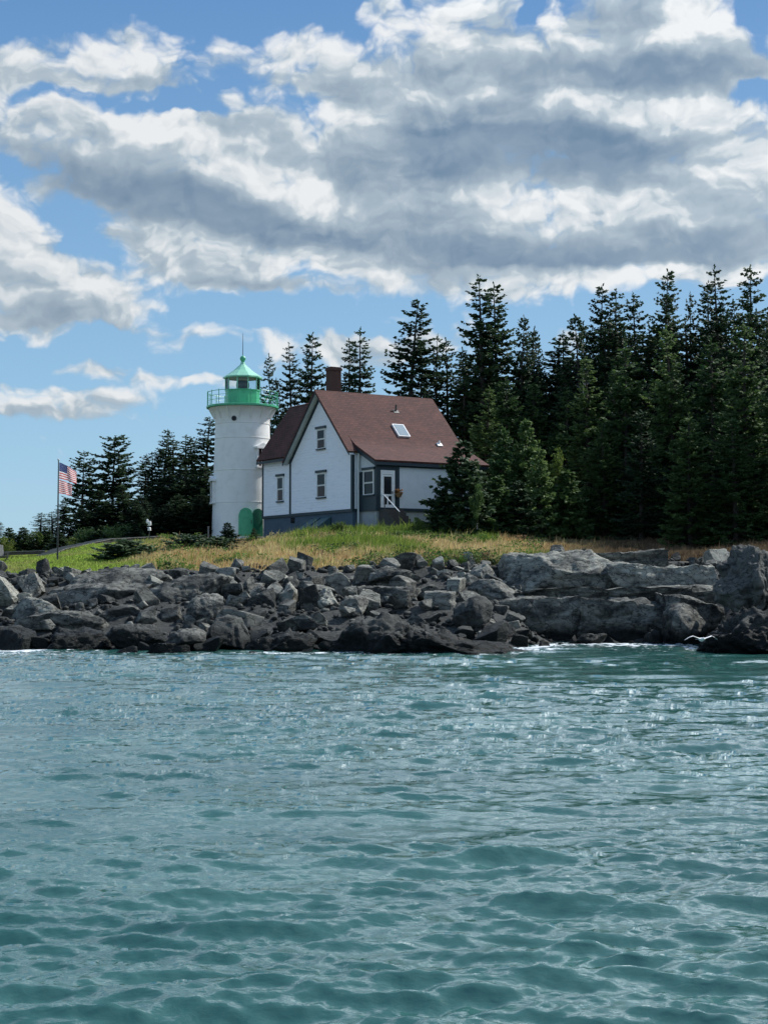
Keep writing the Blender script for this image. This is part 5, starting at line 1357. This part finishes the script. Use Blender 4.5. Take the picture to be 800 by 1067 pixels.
TOPS = [(120, 58, 90, 20, .9, -6), (300, 52, 70, 18, .9, 4), (60, 118, 70, 16, .9, 8), (180, 142, 90, 16, .8, 8), (270, 180, 80, 18, .9, 14), (360, 128, 50, 16, .7, 0), (370, 222, 70, 14, .9, 10), (430, 18, 60, 20, .8, 0), (480, 95, 50, 16, .6, 0), (620, 108, 80, 16, .9, 6), (700, 128, 60, 16, .7, 0), (740, 40, 50, 30, .8, 0), (560, 30, 30, 24, .6, 0), (740, 178, 70, 20, .9, 0), (580, 212, 110, 12, .8, 0), (680, 232, 60, 12, .7, 0), (20, 235, 40, 30, .9, 0), (60, 292, 70, 12, .8, 18), (210, 246, 60, 12, .8, 8), (640, 292, 110, 8, .8, 0), (250, 352, 60, 10, .7, 0), (50, 416, 80, 8, .7, -4)]
def noise2(nt, vec, scale, detail, rough):
    n = N(nt, 'ShaderNodeTexNoise', noise_dimensions='2D'); n.inputs['Scale'].default_value = scale; n.inputs['Detail'].default_value = detail; n.inputs['Roughness'].default_value = rough
    nt.links.new(vec, n.inputs['Vector']); return n.outputs['Fac']
def build_world():
    w = bpy.data.worlds.new('World'); scene.world = w; w.use_nodes = True
    nt = w.node_tree; bg = nt.nodes['Background']; L = nt.links
    sky = N(nt, 'ShaderNodeTexSky'); sky.sky_type = 'NISHITA'; sky.sun_disc = False
    sky.sun_elevation = R(SUN_EL); sky.sun_rotation = R(SUN_AZ); sky.air_density = 1.0; sky.dust_density = .6; sky.ozone_density = 2.5
    tc = N(nt, 'ShaderNodeTexCoord').outputs['Generated']
    sx = N(nt, 'ShaderNodeSeparateXYZ'); L.new(tc, sx.inputs[0])
    U = math_(nt, 'MULTIPLY', math_(nt, 'ARCTAN2', sx.outputs[0], sx.outputs[1]), 16.0)      # azimuth and height, 1 unit = 1/16 rad
    V = math_(nt, 'MULTIPLY', math_(nt, 'ARCSINE', sx.outputs[2]), 16.0)
    cb = N(nt, 'ShaderNodeCombineXYZ'); L.new(U, cb.inputs[0]); L.new(V, cb.inputs[1])
    # gentle warp so that outlines curl
    wn = N(nt, 'ShaderNodeTexNoise', noise_dimensions='2D'); wn.inputs['Scale'].default_value = 1.1; wn.inputs['Detail'].default_value = 4; wn.inputs['Roughness'].default_value = .55
    L.new(cb.outputs[0], wn.inputs['Vector'])
    wf = N(nt, 'ShaderNodeVectorMath', operation='MULTIPLY_ADD'); L.new(wn.outputs['Color'], wf.inputs[0]); wf.inputs[1].default_value = (.70, .42, 0); L.new(cb.outputs[0], wf.inputs[2])
    wo = N(nt, 'ShaderNodeVectorMath', operation='ADD'); wo.inputs[1].default_value = (-.35, -.21, 0); L.new(wf.outputs[0], wo.inputs[0])
    ws = N(nt, 'ShaderNodeSeparateXYZ'); L.new(wo.outputs[0], ws.inputs[0])
    # layout maps (smooth functions of azimuth and height) expanded into a few products of 1-D curves
    U0, U1, V0, V1 = -6.0, 6.0, -.6, 6.9
    gu = np.linspace(-1, 1, 90); gv = np.linspace(-1, 1, 70)
    uu, vv_ = np.meshgrid((gu + 1) / 2 * (U1 - U0) + U0, (gv + 1) / 2 * (V1 - V0) + V0, indexing='ij')
    def blob(b):
        cx, cy, rx, ry, amp, rot = b
        x = uu * 100 + 400 - cx; el = vv_ / 16.0
        y = 533.5 - F * np.tan(el - PITCH) - cy
        c, s = math.cos(R(rot)), math.sin(R(rot))
        r = np.sqrt(((x * c + y * s) / rx) ** 2 + ((-x * s + y * c) / ry) ** 2)
        t = np.clip((1.45 - r) / 1.0, 0, 1); return amp * t * t * (3 - 2 * t)
    C = np.zeros_like(uu)
    for b in BLOBS: C = 1 - (1 - C) * (1 - blob(b))
    C = C + .28 * np.clip(sum(blob(b) for b in BLOBS) - 1, 0, 1.6)
    for b in GAPS: C = C * (1 - blob(b))
    B = np.zeros_like(uu)
    for b in BELLIES: B = 1 - (1 - B) * (1 - blob(b))
    un = ramp(nt, ws.outputs[0], U0, U1, -1, 1, False); vn = ramp(nt, ws.outputs[1], V0, V1, -1, 1, False)
    cu = N(nt, 'ShaderNodeCombineXYZ'); cv = N(nt, 'ShaderNodeCombineXYZ')
    for i in range(3): L.new(un, cu.inputs[i]); L.new(vn, cv.inputs[i])
    def curves(vals, grid, src):
        n = N(nt, 'ShaderNodeVectorCurve'); L.new(src, n.inputs['Vector'])
        for i in range(3):
            c = n.mapping.curves[i]; y = vals[i] if i < len(vals) else 0 * grid
            while len(c.points) > 2: c.points.remove(c.points[1])
            c.points[0].location = (-1, float(y[0])); c.points[-1].location = (1, float(y[-1]))
            for x_, y_ in zip(grid[1:-1], y[1:-1]): c.points.new(float(x_), float(y_))
        n.mapping.use_clip = False; n.mapping.update(); return n.outputs[0]
    def layout(A, rank):
        u_, s_, v_ = np.linalg.svd(A); acc = None
        for k in range(0, rank, 3):
            a = [u_[:, k+i] for i in range(3)]; b = [v_[k+i] for i in range(3)]
            ma = [np.abs(q).max() for q in a]; mb_ = [np.abs(q).max() for q in b]
            ca = curves([q / m_ for q, m_ in zip(a, ma)], gu, cu.outputs[0]); cb_ = curves([q / m_ for q, m_ in zip(b, mb_)], gv, cv.outputs[0])
            pr = N(nt, 'ShaderNodeVectorMath', operation='MULTIPLY'); L.new(ca, pr.inputs[0]); L.new(cb_, pr.inputs[1])
            dt = N(nt, 'ShaderNodeVectorMath', operation='DOT_PRODUCT'); L.new(pr.outputs[0], dt.inputs[0])
            dt.inputs[1].default_value = [float(s_[k+i] * ma[i] * mb_[i]) for i in range(3)]
            acc = dt.outputs['Value'] if acc is None else math_(nt, 'ADD', acc, dt.outputs['Value'])
        return acc
    B = B - .55 * (1 - np.prod([1 - blob(b) for b in TOPS], axis=0))
    cov = layout(C, 18); bel = layout(B, 15)
    # beyond the photo a broken deck of clouds goes on, thinned overhead to shape the reflections
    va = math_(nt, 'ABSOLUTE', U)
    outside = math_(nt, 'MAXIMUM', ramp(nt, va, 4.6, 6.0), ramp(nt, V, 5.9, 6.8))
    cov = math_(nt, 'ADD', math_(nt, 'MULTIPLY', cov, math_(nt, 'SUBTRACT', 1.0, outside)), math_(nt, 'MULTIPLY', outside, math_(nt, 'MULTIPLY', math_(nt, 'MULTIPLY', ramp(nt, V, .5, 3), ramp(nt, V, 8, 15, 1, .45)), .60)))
    def puffs(off):
        mp = N(nt, 'ShaderNodeVectorMath', operation='MULTIPLY_ADD'); L.new(wo.outputs[0], mp.inputs[0]); mp.inputs[1].default_value = (1, 1.5, 1); mp.inputs[2].default_value = off
        n1 = N(nt, 'ShaderNodeTexNoise', noise_dimensions='2D'); n1.inputs['Scale'].default_value = 1.0; n1.inputs['Detail'].default_value = 7; n1.inputs['Roughness'].default_value = .57
        L.new(mp.outputs[0], n1.inputs['Vector'])
        vo = N(nt, 'ShaderNodeTexVoronoi', voronoi_dimensions='2D'); vo.feature = 'F1'; vo.inputs['Scale'].default_value = 2.6; vo.inputs['Detail'].default_value = 2; vo.inputs['Roughness'].default_value = .55
        L.new(mp.outputs[0], vo.inputs['Vector'])
        return math_(nt, 'ADD', math_(nt, 'MULTIPLY', math_(nt, 'SUBTRACT', n1.outputs['Fac'], .5), 1.5), math_(nt, 'MULTIPLY', math_(nt, 'SUBTRACT', .45, vo.outputs['Distance']), .62))
    p0 = puffs((0, 0, 0)); p1 = puffs((.07, .15, 0))
    def lumps(off):
        mp = N(nt, 'ShaderNodeVectorMath', operation='MULTIPLY_ADD'); L.new(wo.outputs[0], mp.inputs[0]); mp.inputs[1].default_value = (1, 1.5, 1); mp.inputs[2].default_value = off
        return noise2(nt, mp.outputs[0], 1.5, 3, .5)
    l0 = lumps((3, 1, 0)); l1 = lumps((3.16, 1.34, 0))
    d0 = math_(nt, 'ADD', math_(nt, 'MULTIPLY_ADD', math_(nt, 'MAXIMUM', bel, 0.0), .30, cov), p0)
    cover = ramp(nt, d0, .12, .92)
    bel = ramp(nt, math_(nt, 'SUBTRACT', math_(nt, 'ADD', bel, math_(nt, 'MULTIPLY', math_(nt, 'SUBTRACT', l0, .5), 1.1)), math_(nt, 'MULTIPLY', p0, .40)), -.60, 1.15, -.38, 1.0)
    relief = math_(nt, 'ADD', math_(nt, 'MULTIPLY', math_(nt, 'SUBTRACT', p1, p0), .60), math_(nt, 'MULTIPLY', math_(nt, 'SUBTRACT', l1, l0), 1.25))
    sh = math_(nt, 'ADD', math_(nt, 'MULTIPLY', bel, .92), math_(nt, 'MULTIPLY', ramp(nt, d0, .6, 1.5), .22))
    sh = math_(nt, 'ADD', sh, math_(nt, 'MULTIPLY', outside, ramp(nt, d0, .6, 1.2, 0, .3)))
    relief = math_(nt, 'MULTIPLY', relief, math_(nt, 'SUBTRACT', 1.0, math_(nt, 'MULTIPLY', math_(nt, 'MAXIMUM', bel, 0.0), .62)))
    sh = math_(nt, 'ADD', math_(nt, 'ADD', sh, relief), .30)
    S = 1.0 / SKY
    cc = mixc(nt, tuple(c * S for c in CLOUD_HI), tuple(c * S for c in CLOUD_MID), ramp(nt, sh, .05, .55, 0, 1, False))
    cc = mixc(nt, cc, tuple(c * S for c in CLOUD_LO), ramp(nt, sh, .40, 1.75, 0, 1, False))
    # forward scatter towards the sun; added glow on unseen cloud lights water and walls
    sd = N(nt, 'ShaderNodeVectorMath', operation='DOT_PRODUCT'); L.new(tc, sd.inputs[0])
    sd.inputs[1].default_value = (math.sin(R(SUN_AZ)) * math.cos(R(SUN_EL)), math.cos(R(SUN_AZ)) * math.cos(R(SUN_EL)), math.sin(R(SUN_EL)))
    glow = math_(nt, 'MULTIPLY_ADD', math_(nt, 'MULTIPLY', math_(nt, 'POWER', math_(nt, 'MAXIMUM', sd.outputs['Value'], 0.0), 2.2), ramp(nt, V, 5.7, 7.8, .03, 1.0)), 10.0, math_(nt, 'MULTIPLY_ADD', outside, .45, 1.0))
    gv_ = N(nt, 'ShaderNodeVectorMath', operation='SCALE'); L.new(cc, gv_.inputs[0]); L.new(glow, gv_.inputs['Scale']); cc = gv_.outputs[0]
    tint = mixc(nt, tuple(c * S for c in SKY_LOW), tuple(c * S for c in SKY_TOP), ramp(nt, V, .6, 6.5, 0, 1, False))
    sv = mixc(nt, sky.outputs[0], tint, .75)
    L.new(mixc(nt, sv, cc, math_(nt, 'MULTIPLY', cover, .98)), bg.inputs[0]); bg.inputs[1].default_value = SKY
build_world()

sl = bpy.data.lights.new('sun', 'SUN'); sl.energy = 3.6; sl.angle = R(.55); sl.color = (1.0, .965, .92)
so = bpy.data.objects.new('sun', sl); COL.objects.link(so)
tosun = Vector((math.sin(R(SUN_AZ)) * math.cos(R(SUN_EL)), math.cos(R(SUN_AZ)) * math.cos(R(SUN_EL)), math.sin(R(SUN_EL))))
so.rotation_euler = tosun.to_track_quat('Z', 'Y').to_euler(); so.location = (40, 60, 80)

cam = bpy.data.cameras.new('camera'); co = bpy.data.objects.new('camera', cam); COL.objects.link(co)
cam.sensor_fit = 'HORIZONTAL'; cam.sensor_width = 36.0; cam.lens = 36.0 * F / 800.0
cam.clip_start = .1; cam.clip_end = 9000
co.location = (0, 0, HC); co.rotation_euler = (math.pi / 2 + PITCH, 0, 0)
scene.camera = co
scene.view_settings.view_transform = 'Standard'; scene.view_settings.look = 'None'
scene.view_settings.exposure = EXPO; scene.view_settings.gamma = 1.0
scene.cycles.max_bounces = 8; scene.cycles.diffuse_bounces = 3; scene.cycles.glossy_bounces = 3; scene.cycles.transparent_max_bounces = 8
scene.cycles.use_denoising = True; scene.cycles.sample_clamp_direct = 6.0
